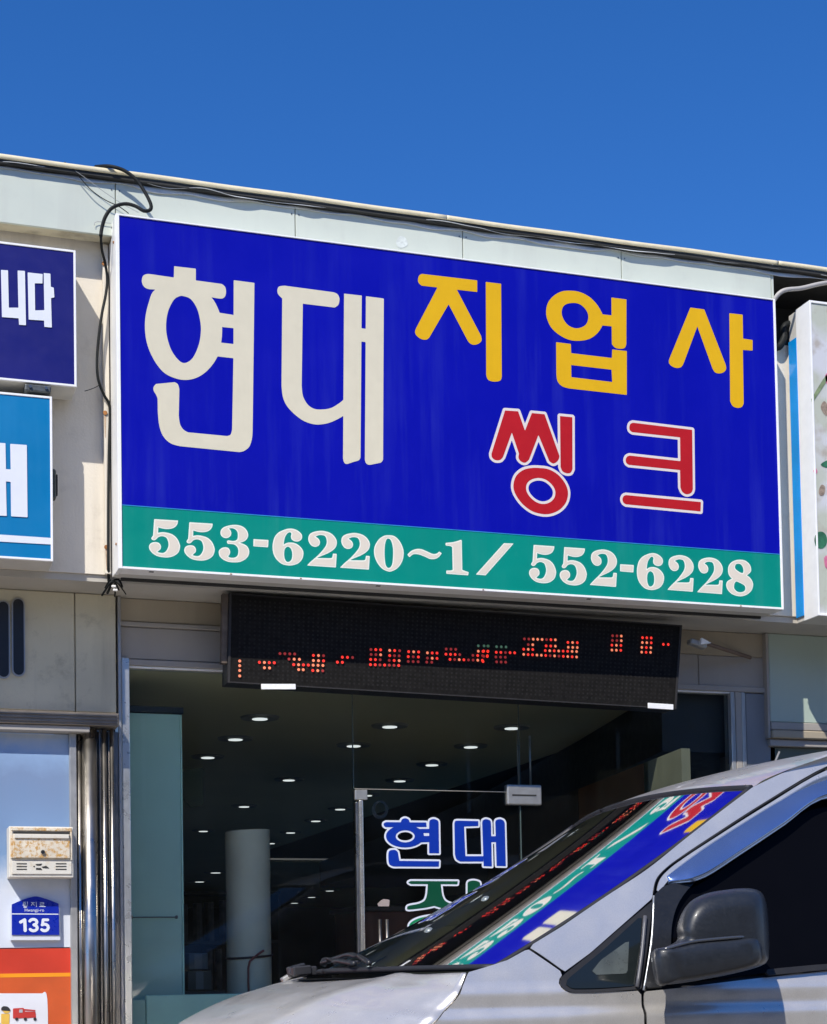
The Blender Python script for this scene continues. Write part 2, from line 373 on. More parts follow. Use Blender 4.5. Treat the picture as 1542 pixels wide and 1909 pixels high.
# steel tubes of the neighbour's frame
def vtube(name, px0, px1, y, mat, zt=2.40, round_=True, z0=.1, dpt=.03):
    a, b = X(px0, 1600, y), X(px1, 1600, y); r = (b - a) / 2
    if round_: q = MB(); q.cyl(((a + b) / 2, y + r, z0), ((a + b) / 2, y + r, zt), r, n=32); return q.build(name, mat, B, smooth=False)
    return box1(name, mat, B, a, b, y, y + dpt, z0, zt, min(.004, r * .4), seg=2)
vtube('window_stile', 131, 144, .20, m_frame, 2.39, False, dpt=.06)
for nm, a, b, y, mt in (('steel_tube', 145, 154, .21, m_steel), ('steel_tube', 156, 184, .17, m_steel), ('steel_tube', 192, 201, .19, m_steel), ('steel_tube', 207, 215, .20, m_steel)):
    t = vtube(nm, a, b, y, mt, 2.41 if a < 200 else 2.415); t.data.shade_smooth()
box1('steel_backing', m_steel2, B, X(131, 1600, .26), X(222, 1600, .26), .262, .30, .1, 2.41)
vtube('steel_rib', 186, 190, .215, m_steel2, 2.41, False); vtube('steel_rib', 203, 206, .225, m_steel2, 2.41, False)
# poster wall, neighbour's window sheet
px0, px1 = -3.0, X(130, 1600, .22)
mp = bpy.data.materials.new('printed_sheet'); mp.use_nodes = True; n = mp.node_tree; L = n.links; b = n.nodes['Principled BSDF']; b.inputs['Roughness'].default_value = .4
ge = n.nodes.new('ShaderNodeNewGeometry'); sx = n.nodes.new('ShaderNodeSeparateXYZ'); L.new(ge.outputs['Position'], sx.inputs[0])
nz = n.nodes.new('ShaderNodeTexNoise'); nz.inputs['Scale'].default_value = 4.5; nz.inputs['Detail'].default_value = 7; nz.inputs['Roughness'].default_value = .6; L.new(ge.outputs['Position'], nz.inputs['Vector'])
ma = n.nodes.new('ShaderNodeMath'); ma.operation = 'MULTIPLY_ADD'; L.new(nz.outputs[0], ma.inputs[0]); ma.inputs[1].default_value = .30; L.new(sx.outputs[2], ma.inputs[2])
mr = n.nodes.new('ShaderNodeMapRange'); mr.inputs[1].default_value = 1.65; mr.inputs[2].default_value = 2.60; L.new(ma.outputs[0], mr.inputs[0])
cr = n.nodes.new('ShaderNodeValToRGB'); L.new(mr.outputs[0], cr.inputs[0]); e = cr.color_ramp.elements
e[0].position = .12; e[0].color = (.66, .70, .76, 1); e[1].position = .36; e[1].color = (.17, .28, .46, 1)
for p_, c_ in ((.72, (.20, .28, .43, 1)), (.84, (.26, .38, .57, 1)), (.96, (.50, .54, .58, 1))): z_ = e.new(p_); z_.color = c_
L.new(cr.outputs[0], b.inputs['Base Color'])
box1('poster_sheet', mp, B, px0, px1, .225, .25, Z(100, 1766, .22), 2.385)
zr = Z(100, 1768, .22)
m_pr = MAT('poster_red', (.62, .045, .018), .4, var=.12, scale=4); m_po = MAT('poster_orange', (.62, .10, .02), .4, var=.10, scale=8); m_py = MAT('poster_stripe', (.95, .34, .01), .4)
box1('poster_band', m_pr, B, px0, px1, .224, .25, Z(100, 1814, .22), zr)
box1('poster_stripe', m_py, B, px0, px1, .223, .25, Z(100, 1821, .22), Z(100, 1814, .22))
box1('poster_band', m_po, B, px0, px1, .224, .25, .1, Z(100, 1821, .22))
# printed card with a toy-like fire engine
q = [('+', [(-80, 1852, 1), (78, 1852, 1), (88, 1862), (90, 1990, 1), (-80, 1990, 1)])]
pc = glyph('poster_card', q, .224, MAT('card_white', (.78, .78, .80), .4), B, lift=.002)
yc = .224
mr1 = MAT('print_red', (.55, .04, .03), .5); mk1 = MAT('print_black', (.03, .03, .03), .5); my1 = MAT('print_yellow', (.8, .5, .08), .5); mg1 = MAT('print_grey', (.45, .45, .47), .5)
glyph('printed_engine', [('+', [(24, 1880, 1), (44, 1879, 1), (46, 1886, 1), (66, 1886, 1), (67, 1897, 1), (50, 1898, 1), (24, 1899, 1)]), ('+', [(44, 1881, 1), (66, 1883, 1), (66, 1885, 1), (44, 1884, 1)])], yc, mr1, pc, lift=.004)
[glyph('printed_wheel', [('+', ell(a, 1900, 3, 3))], yc, mk1, pc, lift=.005) for a in (31, 47, 65)]
glyph('printed_window', [('+', [(36, 1882, 1), (42, 1882, 1), (42, 1888, 1), (35, 1888, 1)])], yc, mg1, pc, lift=.0055)
glyph('printed_figure', [('+', ell(12, 1884, 7, 5)), ('+', [(2, 1890, 1), (18, 1890, 1), (16, 1930, 1), (2, 1930, 1)])], yc, my1, pc, lift=.004)
glyph('printed_hat', [('+', [(2, 1880, 1), (6, 1876), (14, 1877), (19, 1882, 1), (19, 1885, 1), (2, 1884, 1)])], yc, mk1, pc, lift=.005)

# header panels above the shop glass
HY = .30
box1('header_panel', m_head, B, .062, .565, HY, .60, 2.955, 3.071, .004)
box1('header_rail', m_head2, B, .055, .57, HY - .015, .5, 2.932, 2.954, .003)
box1('header_panel', m_head2, B, .062, .565, HY, .60, 2.775, 2.931, .004)
box1('header_panel', m_head, B, .570, 2.93, HY, .60, 2.775, 3.071, .004)
box1('header_panel', m_head, B, 2.935, 3.60, HY, .60, 2.94, 3.071, .004)
box1('header_panel', m_head2, B, 3.20, 3.60, HY + .004, .60, 2.755, 2.939, .004)
box1('header_panel', m_head2, B, 2.935, 3.196, HY, .60, 2.755, 2.939, .004)
box1('header_rail', m_head2, B, .055, 3.60, HY - .010, .42, 2.742, 2.772, .003)
box1('head_trim', m_alu, B, .10, 3.40, HY + .002, .36, 2.733, 2.741, .001)
grey_f = MAT('bright_frame', (.58, .58, .55), .3, .7, var=.12, scale=5, streak=.3, dirt=(.2, .2, .19))
box1('door_frame', grey_f, B, .068, .107, .27, .36, .12, 2.775, .004, seg=2)
box1('door_frame', m_frame, B, .050, .067, .26, .36, .12, 3.07, .003)
for a, b_, mt in ((3.385, 3.41, m_frame), (3.413, 3.45, m_head2), (3.452, 3.475, m_frame)):
    box1('door_frame', mt, B, a, b_, .29, .37, .12, 2.741, .003)
box1('pilaster', MAT('blue_grey_panel', (.20, .21, .22), .6, var=.12, scale=3), B, 3.48, 3.66, .30, .6, .1, 2.739, .004)
# neighbour on the right: mint panel over a brown frame
rx = X(1432, 1250, .27)
zz = [Z(1480, p, .27) for p in (1183, 1347, 1362, 1378, 1392)]
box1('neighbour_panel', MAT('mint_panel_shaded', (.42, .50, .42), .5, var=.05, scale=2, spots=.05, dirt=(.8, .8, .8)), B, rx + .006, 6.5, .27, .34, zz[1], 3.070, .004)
box1('neighbour_panel_edge', m_head2, B, rx - .012, rx + .003, .262, .34, zz[3], 3.070, .003)
box1('neighbour_rail', m_head2, B, rx + .004, 6.5, .255, .34, zz[2], zz[1] - .003, .004)
box1('neighbour_rail', m_head, B, rx + .004, 6.5, .245, .34, zz[3], zz[2] - .003, .006)
box1('neighbour_rail', m_head2, B, rx + .004, 6.5, .27, .34, zz[4], zz[3] - .003, .004)
box1('neighbour_glass', MAT('neighbour_window', (.13, .15, .12), .15), B, rx + .02, 6.5, .30, .34, .1, zz[4] - .003)
q = MB(); q.tube([(3.47, .20, 2.10), (3.60, .16, 2.40)], .006); q.build('stay_rod', m_frame, B)
# bracket stub beside the display board
q = MB(); q.box(3.02, 3.12, .05, .10, 2.935, 2.965, .006, rot=((3.05, .07, 2.95), .25, 'Y')); q.build('board_bracket', m_frame, B)
q = MB(); q.prism([(3.07, 2.935), (3.13, 2.945), (3.075, 2.97)], .03, .05); q.build('bracket_tip', m_alu, B)
q = MB(); q.tube([(3.12, .07, 2.95), (3.5, .27, 2.93)], .011); q.build('board_bracket', MAT('brown_bar', (.16, .11, .08), .7), B)
# shop room
box1('interior_ceiling', m_ceil, B, .10, 3.46, .365, 13.2, 2.752, 2.78)
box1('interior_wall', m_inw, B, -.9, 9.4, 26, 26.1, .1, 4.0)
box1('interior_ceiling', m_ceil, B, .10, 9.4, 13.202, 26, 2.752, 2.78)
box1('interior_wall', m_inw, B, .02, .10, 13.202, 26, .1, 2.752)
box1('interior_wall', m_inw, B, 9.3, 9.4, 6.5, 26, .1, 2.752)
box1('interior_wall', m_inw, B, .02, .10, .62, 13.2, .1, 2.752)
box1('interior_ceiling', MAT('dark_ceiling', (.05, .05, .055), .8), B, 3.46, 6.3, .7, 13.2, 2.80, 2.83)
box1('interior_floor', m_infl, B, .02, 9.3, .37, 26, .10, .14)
# slanted dark bulkhead closing the lit ceiling on the right
q = MB(); q.prism([(0, 0)] * 3, 0, 0) if 0 else None
q = MB()
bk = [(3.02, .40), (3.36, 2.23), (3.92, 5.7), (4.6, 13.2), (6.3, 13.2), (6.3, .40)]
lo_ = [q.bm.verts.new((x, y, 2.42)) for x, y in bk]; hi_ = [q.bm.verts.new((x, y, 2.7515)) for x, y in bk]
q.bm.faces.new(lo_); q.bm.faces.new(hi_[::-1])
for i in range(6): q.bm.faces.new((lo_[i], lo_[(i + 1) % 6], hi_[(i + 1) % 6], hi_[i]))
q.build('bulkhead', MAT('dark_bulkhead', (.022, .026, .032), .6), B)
P1, P2 = atz(1270, 1395, 2.35), atz(1078, 1471, 2.35)
for nm, ta, tb, cl in (('interior_wall', 0., .32, (.085, .095, .06)), ('interior_wall', .325, 1., (.22, .10, .05)), ('interior_wall', 1.005, 2.3, (.08, .06, .045))):
    a, b_ = P1 + (P2 - P1) * ta, P1 + (P2 - P1) * tb; q = MB()
    lo_ = [q.bm.verts.new((p[0] + dx, p[1], .14)) for p, dx in ((a, 0), (b_, 0), (b_, .05), (a, .05))]; hi_ = [q.bm.verts.new((v.co.x, v.co.y, 2.35)) for v in lo_]
    q.bm.faces.new(lo_); q.bm.faces.new(hi_[::-1])
    for k in range(4): q.bm.faces.new((lo_[k], lo_[(k + 1) % 4], hi_[(k + 1) % 4], hi_[k]))
    q.build(nm, MAT('partition_%d' % int(ta * 100), cl, .7, var=.25, scale=2), B)
# coloured film on glass, lower left
box1('side_partition', m_mintw, B, .112, .393, .50, .54, .14, 2.545, .003)
box1('partition_cap', m_black, B, .108, .410, .49, .56, 2.548, 2.58, .003)
box1('partition_edge', m_mintl, B, .3945, .402, .498, .54, .14, 2.543, .001)
q = MB(); za = Z(290, 1710, .49); q.tube([(X(243, 1710, .49), .488, za), (X(330, 1710, .49), .488, za)], .0028, smooth=0)
for px in (245, 329): q.box(X(px, 1710, .49) - .006, X(px, 1710, .49) + .006, .480, .498, za - .008, za + .008, .002)
q.build('partition_rod', m_steel2, B)
xl, zl = X(272, 1855, .40), Z(300, 1855, .40)
box1('kick_panel', m_mintl, B, xl, 1.235, .385, .42, .14, zl, .004)
box1('kick_panel', m_mintw, B, .11, xl - .003, .39, .42, .14, zl - .02, .003)
# storefront glass: fixed panes and a door leaf
def pane(name, x0, x1, z0, z1, y=.325, parent=B): return box1(name, m_shop, parent, x0, x1, y, y + .010, z0, z1)
pane('window_pane', .108, 1.238, .15, 2.732); pane('window_pane', 1.242, 2.145, 2.172, 2.732); pane('window_pane', 2.149, 3.384, .15, 2.732)
m_edge = MAT('glass_edge', (.10, .14, .13), .2)
box1('pane_edge', m_edge, B, 1.2385, 1.2415, .322, .337, 2.172, 2.732); box1('pane_edge', m_edge, B, 2.1455, 2.1485, .322, .337, .15, 2.732)
DR = box1('door_leaf', m_shop, B, 1.285, 2.140, .325, .335, .16, 2.166)
box1('top_edge', MAT('door_top_edge', (.30, .28, .24), .3), DR, 1.245, 2.140, .321, .339, 2.1665, 2.1705)
box1('stile', m_steel, DR, 1.246, 1.262, .312, .345, .15, 2.10, .003, seg=2)
box1('stile', MAT('stile_bright', (.7, .66, .58), .25, .8), DR, 1.264, 1.284, .306, .345, .15, 2.11, .004, seg=2)
box1('corner_fitting', m_frame, DR, 1.246, 1.31, .312, .346, 2.112, 2.163, .003)
pf = box1('patch_fitting', m_frame, B, X(945, 1480, .31), X(1009, 1480, .31), .300, .350, Z(970, 1501, .31), Z(970, 1463, .31), .008, seg=3)
box1('patch_slot', m_dark, pf, X(955, 1480, .30), X(1000, 1480, .30), .2985, .2995, Z(970, 1484, .3), Z(970, 1481, .3))
for px in (968, 990):
    q = MB(); q.cyl((X(px, 1400, .33), .345, Z(px, 1463, .33)), (X(px, 1400, .33), .345, 2.50 if px == 968 else 2.47), .0055, n=10); q.build('hanging_rod', m_frame, B, smooth=True)
q = MB(); q.cyl((X(968, 1400, .33), .345, 1.0), (X(968, 1400, .33), .345, Z(968, 1502, .33)), .002, n=6); q.build('pane_joint', m_frame, B)
for px, mt in ((709, m_steel2), (722, m_steel)):
    xx = X(px, 1750, .27); q = MB(); q.cyl((xx, .27, .95), (xx, .27, Z(px, 1714, .27)), .009, n=16); h = q.build('handle', mt, DR, smooth=True)
    q = MB(); q.cyl((xx, .27, 1.30), (xx, .325, 1.30), .006, n=10); q.build('handle_post', mt, h, smooth=True)
# door lettering in film
OC, SCC, GY = (690, 1500), 5.507, .3235
m_fb = MAT('film_blue', (.004, .035, .36), .4, spec=.3); m_fw = MAT('film_white', (.74, .77, .84), .4, spec=.3); m_fg = MAT('film_green', (.004, .075, .035), .4, spec=.3); m_fgb = MAT('film_green_bright', (.004, .24, .09), .4, spec=.3)
HY_ = [('+', [(312, 190, 1), (325, 155), (358, 140), (395, 155), (408, 190, 1)]), ('+', [(165, 180, 1), (575, 184, 1), (580, 230, 1), (160, 232, 1), (140, 215), (142, 192)]),
       ('+', ell(358, 325, 195, 115, 20)), ('-', ell(360, 326, 97, 62, 16)), ('+', [(480, 250, 1), (610, 250, 1), (610, 292, 1), (480, 292, 1)]), ('+', [(500, 322, 1), (610, 322, 1), (610, 385, 1), (500, 388, 1)]),
       ('+', [(606, 190, 1), (615, 160), (655, 148), (695, 165), (703, 190, 1), (708, 500, 1), (606, 500, 1)]), ('+', [(190, 490), (215, 468), (260, 468), (285, 490, 1), (300, 578, 1), (708, 582, 1), (705, 638, 1), (240, 636, 1), (200, 615), (188, 570)])]
DAE = [('+', [(900, 165, 1), (1110, 170, 1), (1110, 220, 1), (965, 225, 1), (978, 530, 1), (1160, 530, 1), (1160, 585, 1), (925, 585, 1), (885, 560), (870, 510, 1), (865, 195, 1), (875, 170)]),
       ('+', [(1150, 185, 1), (1160, 160), (1195, 150), (1232, 165), (1240, 190, 1), (1250, 635, 1), (1165, 632, 1)]), ('+', [(1235, 325, 1), (1295, 325, 1), (1295, 385, 1), (1235, 385, 1)]),
       ('+', [(1285, 185, 1), (1295, 160), (1335, 150), (1370, 165), (1382, 190, 1), (1393, 632, 1), (1298, 630, 1)])]
JANG = [('+', [(415, 785, 1), (900, 787, 1), (895, 818, 1), (420, 816, 1), (393, 800)]),
        ('+', [(592, 815, 1), (725, 815, 1), (730, 860, 1), (742, 935), (775, 992), (850, 1025), (950, 1055), (1000, 1080), (980, 1110), (860, 1095), (740, 1065), (660, 1040, 1), (560, 1060), (400, 1078), (380, 1060), (400, 1038), (500, 1018), (560, 985), (582, 930), (590, 860, 1)]),
        ('+', [(1000, 815, 1), (1012, 790), (1065, 780), (1120, 795), (1130, 825, 1), (1130, 1120, 1), (1000, 1120, 1)]), ('+', [(1125, 900, 1), (1200, 900, 1), (1200, 970, 1), (1125, 970, 1)])]
RNG = [('+', ell(700, 1250, 300, 110, 20)), ('-', ell(700, 1258, 190, 55, 16))]
for gl, mf, lb in ((HY_, m_fb, 'blue film syllable'), (DAE, m_fb, None), (JANG, m_fg, 'green film syllable'), (RNG, m_fgb, None)):
    L0 = glyph('letter', gl, GY, m_fw, DR, OC, SCC, off=.0095, res=.0022, lift=.0005)
    glyph('letter_fill', gl, GY, mf, L0, OC, SCC, off=.0, res=.0022, lift=.0015)
glyph('sticker', [('+', [(75, 1020, 1), (110, 985), (140, 970, 1), (200, 978, 1), (195, 1045, 1), (85, 1045, 1)])], .322, MAT('pink_sticker', (.40, .33, .30), .5), DR, OC, SCC, lift=.001)
glyph('faint_decal', [('+', ell(108, 50, 85, 95, 20)), ('-', ell(110, 45, 52, 66, 16))], .34, MAT('faint_decal', (.06, .07, .07), .6), DR, OC, SCC, lift=-.01)

# ------------------------------------------------------------------ things inside the shop
lights = [(1.10, 1.75, 0), (1.94, 1.88, 0), (2.70, 1.78, 0), (1.14, 2.59, 1), (1.96, 2.72, 1), (2.74, 2.61, 1), (1.14, 3.46, 1), (2.79, 3.54, 1), (2.86, 4.5, 1), (2.90, 5.51, 1), (2.99, 6.62, 1), (3.06, 7.71, 1), (3.13, 8.96, 1), (3.24, 10.28, 1), (2.0, 4.6, 0)]
dl0 = thing('downlight', 'x', 'ceiling light', (0, 0, 2.75), 'round downlights in the shop ceiling')
q = MB(); q.cyl((0, 0, 2.7395), (0, 0, 2.751), .108, .115, n=28); q.build('rim', m_ring, dl0)
q = MB(); q.cyl((0, 0, 2.736), (0, 0, 2.7393), .098, n=28); disc_on = q.build('disc', m_light, dl0)
q = MB(); q.cyl((0, 0, 2.736), (0, 0, 2.7393), .045, n=28); me_off = q.build('disc', m_lightd, dl0); off_mesh = me_off.data; bpy.data.objects.remove(me_off)
labs = ['dim round downlight nearest the glass at the left, above the mint partition', 'dim round downlight nearest the glass at the middle, left of the door joint', 'dim round downlight nearest the glass at the right, where the hanging rod ends', 'lit round downlight on the left, second back from the glass', 'lit round downlight cut by the vertical glass joint over the door', 'brightest round downlight at the top of the long right row', 'small lit round downlight third back on the left, right beside the mint partition',
        'second lit downlight down the long right row', 'third lit downlight down the long right row', 'fourth lit downlight down the long right row, just above the door top edge', 'fifth lit downlight of the long right row, left of the door stile', 'sixth lit downlight down the long right row', 'seventh lit downlight down the long right row, right of the vinyl roll', 'last and smallest lit downlight of the long right row, beside the top of the roll', 'tiny dim downlight in the middle of the ceiling']
for (x, y, on), lb in zip(lights, labs):
    r = dl0 if (x, y) == lights[0][:2] else dl0.copy()
    if r is not dl0:
        S.collection.objects.link(r)
        for ch in dl0_children:
            c = ch.copy(); S.collection.objects.link(c); c.parent = r
            if c.name.startswith('disc'): c.data = disc_on.data if on else off_mesh
    else:
        dl0_children = list(dl0.children); 
        for ch in dl0_children:
            if ch.name.startswith('disc') and not on: ch.data = off_mesh
    r.location = (x, y, 2.75); r['label'] = lb
S2 = [(455, 1502), (379, 1548), (402, 1626), (372, 1643), (615, 1660), (581, 1672), (549, 1683)]
SL = ['lit round downlight straight above the top of the vinyl roll', 'lit round downlight left of the top of the vinyl roll', 'far downlight at the left edge of the vinyl roll, upper of two', 'far downlight at the left edge of the vinyl roll, lower of two', 'far downlight right of the vinyl roll, highest of three', 'far downlight right of the vinyl roll, middle of three', 'far downlight right of the vinyl roll, lowest of three']
for (px, py), lb in zip(S2, SL):
    p = atz(px, py, 2.75); r = dl0.copy(); S.collection.objects.link(r)
    for ch in dl0_children:
        c = ch.copy(); S.collection.objects.link(c); c.parent = r
        if c.name.startswith('disc'): c.data = disc_on.data
    r.location = (p[0], p[1], 2.75); r['label'] = lb
    if p[1] > 12: r.scale = (1.5, 1.5, 1)
# vinyl roll
cx, ry = .835, .118; m_roll = MAT('pale_vinyl', (.84, .76, .56), .5, var=.12, scale=3, streak=.15, dirt=(.2, .22, .17))
t = thing('flooring_roll', 'tall pale roll of vinyl flooring standing in the shop window, tied with ribbon', 'flooring roll', (cx, .95, .14))
grid('roll', lambda u, v: (cx + (ry * (1 + .012 * math.sin(5 * u * 6.283)) - .0009 * math.sin(18 * v)) * math.cos(u * 6.283), .95 + ry * math.sin(u * 6.283), .142 + (2.005 - .142) * v + .006 * math.cos(u * 6.283)), 48, 30, m_roll, t)
q = MB(); q.cyl((cx, .95, 2.0), (cx, .95, 2.0035), ry - .004, n=40); q.build('roll_end', MAT('roll_core', (.16, .17, .13), .7), t)
zt_ = Z(465, 1783, .85); q = MB(); q.tube([(cx + (ry + .004) * math.cos(a), .95 + (ry + .004) * math.sin(a), zt_ + .01 * math.sin(a + 1)) for a in np.linspace(0, 2 * math.pi, 30)], .006, 6, 1); q.build('ribbon', MAT('dark_ribbon', (.05, .03, .03), .6), t)
q = MB(); q.tube([(cx + .05, .826, zt_ + .03), (cx, .822, zt_ - .005), (cx - .035, .823, zt_ - .06), (cx - .03, .824, zt_ - .3)], .006, 6); q.build('ribbon_end', MAT('red_ribbon', (.32, .08, .06), .6), t)
# boxes
for i, (x0, x1, za_, zb_, cl, lb) in enumerate(((352, 388, 1808, 1777, (.10, .13, .14), 'upper small bluish box stacked behind the mint partition'), (350, 394, 1846, 1810, (.09, .095, .08), 'lower grey box stacked behind the mint partition'))):
    a, b_ = X(x0, 1800, .95), X(x1, 1800, .95); zt2, zb2 = Z(370, zb_, .95), Z(370, za_, .95)
    t = thing('carton', lb, 'box', ((a + b_) / 2, 1.0, zb2)); box1('carton_body', MAT('carton%d' % i, cl, .8), t, a, b_, .95, 1.2, zb2, zt2, .004)
    box1('tape', MAT('carton_tape%d' % i, (.12, .15, .17), .4), t, (a + b_) / 2 - .02, (a + b_) / 2 + .02, .9485, .951, zb2 + .005, zt2 - .004)
zs = Z(370, 1848, .95)
t = thing('display_shelf', 'low dark shelf standing behind the mint partition and carrying boxes', 'shelf', (.8, 1.05, .14)); box1('shelf_board', m_inw, t, .42, 1.05, .80, 1.28, zs - .03, zs - .001) if 0 else box1('shelf_board', m_inw, t, .44, .70, .93, 1.28, zs - .03, zs - .001)
for xx in (.46, .66): box1('leg', m_inw, t, xx, xx + .03, .95, .98, .14, zs - .031)
# sample board and hanging swatch, faint
box_t = thing('sample_book', 'faint greenish sample sheet hanging high behind the mint partition', 'sample sheet', (.62, 1.4, 2.2))
q = MB(); q.prism([(X(342, 1430, 1.4), Z(342, 1436, 1.4)), (X(380, 1430, 1.4), Z(380, 1430, 1.4)), (X(378, 1500, 1.4), Z(378, 1500, 1.4)), (X(356, 1505, 1.4), Z(356, 1505, 1.4)), (X(342, 1490, 1.4), Z(342, 1490, 1.4))], 1.4, 1.41); q.build('sheet', MAT('faint_sheet', (.05, .08, .065), .7), box_t)
t = thing('wall_shelf', 'dark shelving with rolls of wallpaper along the back of the shop', 'shelf', (2.0, 9, .14))
for z in (.6, 1.1, 1.6, 2.1): box1('shelf_board', m_inw, t, .4, 3.0, 8.9, 9.3, z, z + .03)
for x in (.4, 1.7, 2.97): box1('upright', m_inw, t, x, x + .03, 8.9, 9.3, .14, 2.13)
rn = random.Random(5); q = MB()
for z in (.63, 1.13, 1.63):
    x = .5
    while x < 2.9: r_ = rn.uniform(.04, .06); q.cyl((x, 9.0, z), (x, 9.0, z + rn.uniform(.3, .42)), r_, n=10); x += rn.uniform(.1, .17)
o = q.build('wallpaper_rolls', MAT('wallpaper', (.06, .05, .05), .7, var=.8, scale=9), t); o['kind'] = 'stuff'
# counter with a reddish front behind the door
t = thing('counter', 'dark reddish wooden counter seen through the door glass', 'counter', (2.3, 2.2, .14))
box1('counter_body', MAT('red_wood', (.22, .06, .03), .5, var=.3, scale=5), t, 1.75, 2.95, 2.0, 2.5, .14, 1.62, .005); box1('counter_top', MAT('counter_top', (.09, .06, .05), .4), t, 1.72, 2.98, 1.97, 2.53, 1.622, 1.65, .004)
# potted plant leaves at the foot of the roll
t = thing('potted_plant', 'small green leaves at the foot of the vinyl roll', 'plant', (.98, .62, .14)); q = MB(); q.cyl((.98, .62, .14), (.98, .62, 1.0), .05, .09, n=16); q.build('pot', m_dark, t)
m_leaf = MAT('leaf_green', (.035, .085, .02), .45, var=.3, scale=20)
rn = random.Random(11)
for k in range(11):
    a = rn.uniform(-.4, 3.6); ln = rn.uniform(.10, .20); h = rn.uniform(.04, .17); dx, dy = math.cos(a), math.sin(a) * .5
    def lf(u, v, dx=dx, dy=dy, ln=ln, h=h):
        wd = .016 * math.sin(math.pi * min(1, u * .98 + .02)) * (v - .5) * 2
        return (.98 + dx * ln * u - dy * wd, .60 + dy * ln * u + dx * wd * .6, 1.0 + h * math.sin(u * 2.0) + .006 * abs(v - .5))
    grid('leaf', lf, 8, 2, m_leaf, t)

# ------------------------------------------------------------------ main sign
YS = -.23
SG = thing('shop_sign', 'wide blue and teal sign with cream, yellow and red Korean lettering and phone numbers', 'sign', (1.7, -.03, 3.09))
W_, ZT, ZB = 3.399, 4.710, 3.090
e_, eT, eR, eB = .013, .005, .009, .008   # white lip round the face
m_side = m_alu
q = MB(); q.box(-e_, W_ + eR, YS + .012, -.045, ZB - eB, 4.650, .002); q.build('cabinet', m_cab, SG)
q = MB(); q.box(-e_, W_ + eR, YS + .012, -.127, 4.6505, ZT + eT, .001); q.build('cabinet', m_cab, SG)
for a in ((-e_ - .004, .0, YS - .006, -.115, ZB - eB - .003, ZT + eT + .002), (W_, W_ + eR + .003, YS - .006, -.115, ZB - eB - .003, ZT + eT + .002)): MB().box(*a, .0015).build('frame_bar', m_alu, SG)
MB().box(-e_ - .004, -e_ - .0005, -.114, -.04, ZB - eB + .002, 4.655, .001).build('side_panel', m_alu, SG)
MB().box(0.0005, W_ - .0005, YS - .006, -.135, ZB - eB - .003, ZB, .0015).build('frame_bar', m_alu, SG)
MB().box(0.0005, W_ - .0005, YS - .006, -.150, ZT, ZT + eT + .002, .001).build('frame_bar', m_alu, SG)
MB().box(.02, W_ - .02, -.060, -.045, ZB - eB - .014, ZB - eB - .0005, .001).build('back_rail', m_dark, SG)
for px, py in ((282, 1062), (705, 1091), (1098, 1120)):
    p = at(px, py, YS + .02); MB().box(p[0] - .010, p[0] + .012, YS + .012, YS + .030, ZB - eB - .0045, ZB - eB - .0001, .001).build('frame_screw', m_dark, SG)
for px, py in ((560, 1075), (900, 1100), (1380, 1131), (430, 1066)):
    p = at(px, py, YS); MB().box(p[0] - .004, p[0] + .004, YS - .0085, YS - .0062, ZB - .007, ZB - .003).build('frame_screw', m_rust, SG)
zsplit0, zsplit1 = Z(228, 941, YS), Z(1452, 1033, YS)
q = MB(); q.poly([(0, YS, zsplit0), (0, YS, ZT), (W_, YS, ZT), (W_, YS, zsplit1)]); q.build('face', m_blue, SG)
q = MB(); q.poly([(0, YS, ZB), (0, YS, zsplit0 - .0005), (W_, YS, zsplit1 - .0005), (W_, YS, ZB)]); q.build('face', m_teal, SG)
q = MB(); q.poly([(0, YS - .0015, zsplit0 - .003), (0, YS - .0015, zsplit0 + .001), (W_, YS - .0015, zsplit1 + .001), (W_, YS - .0015, zsplit1 - .003)]); q.build('face_seam', MAT('seam_blue', (.03, .25, .55), .4), SG)
for px, py in ((213, 1014), (214, 452)):
    z = Z(px, py, -.18); q = MB(); q.cyl((-e_ - .0045, -.18, z), (-e_ - .009, -.18, z), .006, n=10); q.build('screw', m_rust, SG)
def bulk(prims, org, sc, mat, name='letter', **k): return glyph(name, prims, YS, mat, SG, org, sc, lift=.0008, **k)
c = 1
HYEON = [('+', [(375, 82, c), (578, 105, c), (578, 215, c), (820, 248, c), (852, 275), (861, 325), (848, 370), (810, 386), (722, 372, c), (700, 400, c), (300, 420, c), (200, 300, c), (130, 295), (88, 268), (72, 220), (85, 172), (125, 155), (180, 160, c), (372, 188, c)]),
         ('+', [(200, 300), (135, 430), (102, 600), (115, 780), (175, 940), (270, 1070), (380, 1130), (490, 1147), (600, 1120), (700, 1045), (780, 930), (815, 800), (824, 650), (800, 515), (725, 375), (600, 300), (400, 260)]),
         ('-', [(460, 362), (530, 390), (590, 480), (620, 600), (625, 700), (605, 820), (550, 940), (480, 988), (420, 965), (350, 870), (308, 740), (300, 620), (320, 500), (370, 400), (420, 365)]),
         ('+', [(760, 512, c), (940, 540, c), (940, 663, c), (760, 645, c)]), ('+', [(740, 790, c), (940, 812, c), (940, 945, c), (740, 922, c)]),
         ('+', [(933, 213, c), (1127, 238, c), (1118, 1000, c), (1110, 1610, c), (1105, 1690), (1080, 1770), (1030, 1812), (985, 1823, c), (430, 1768, c), (340, 1740), (270, 1670), (235, 1570), (222, 1450, c), (220, 1320, c), (205, 1285), (184, 1250), (182, 1215), (205, 1185, c), (380, 1168, c), (410, 1188), (424, 1235, c), (418, 1480, c), (430, 1560), (460, 1610), (505, 1638, c), (870, 1673, c), (903, 1660), (918, 1615, c), (930, 945, c)])]
bulk(HYEON, (250, 480), 5.024, m_cream)
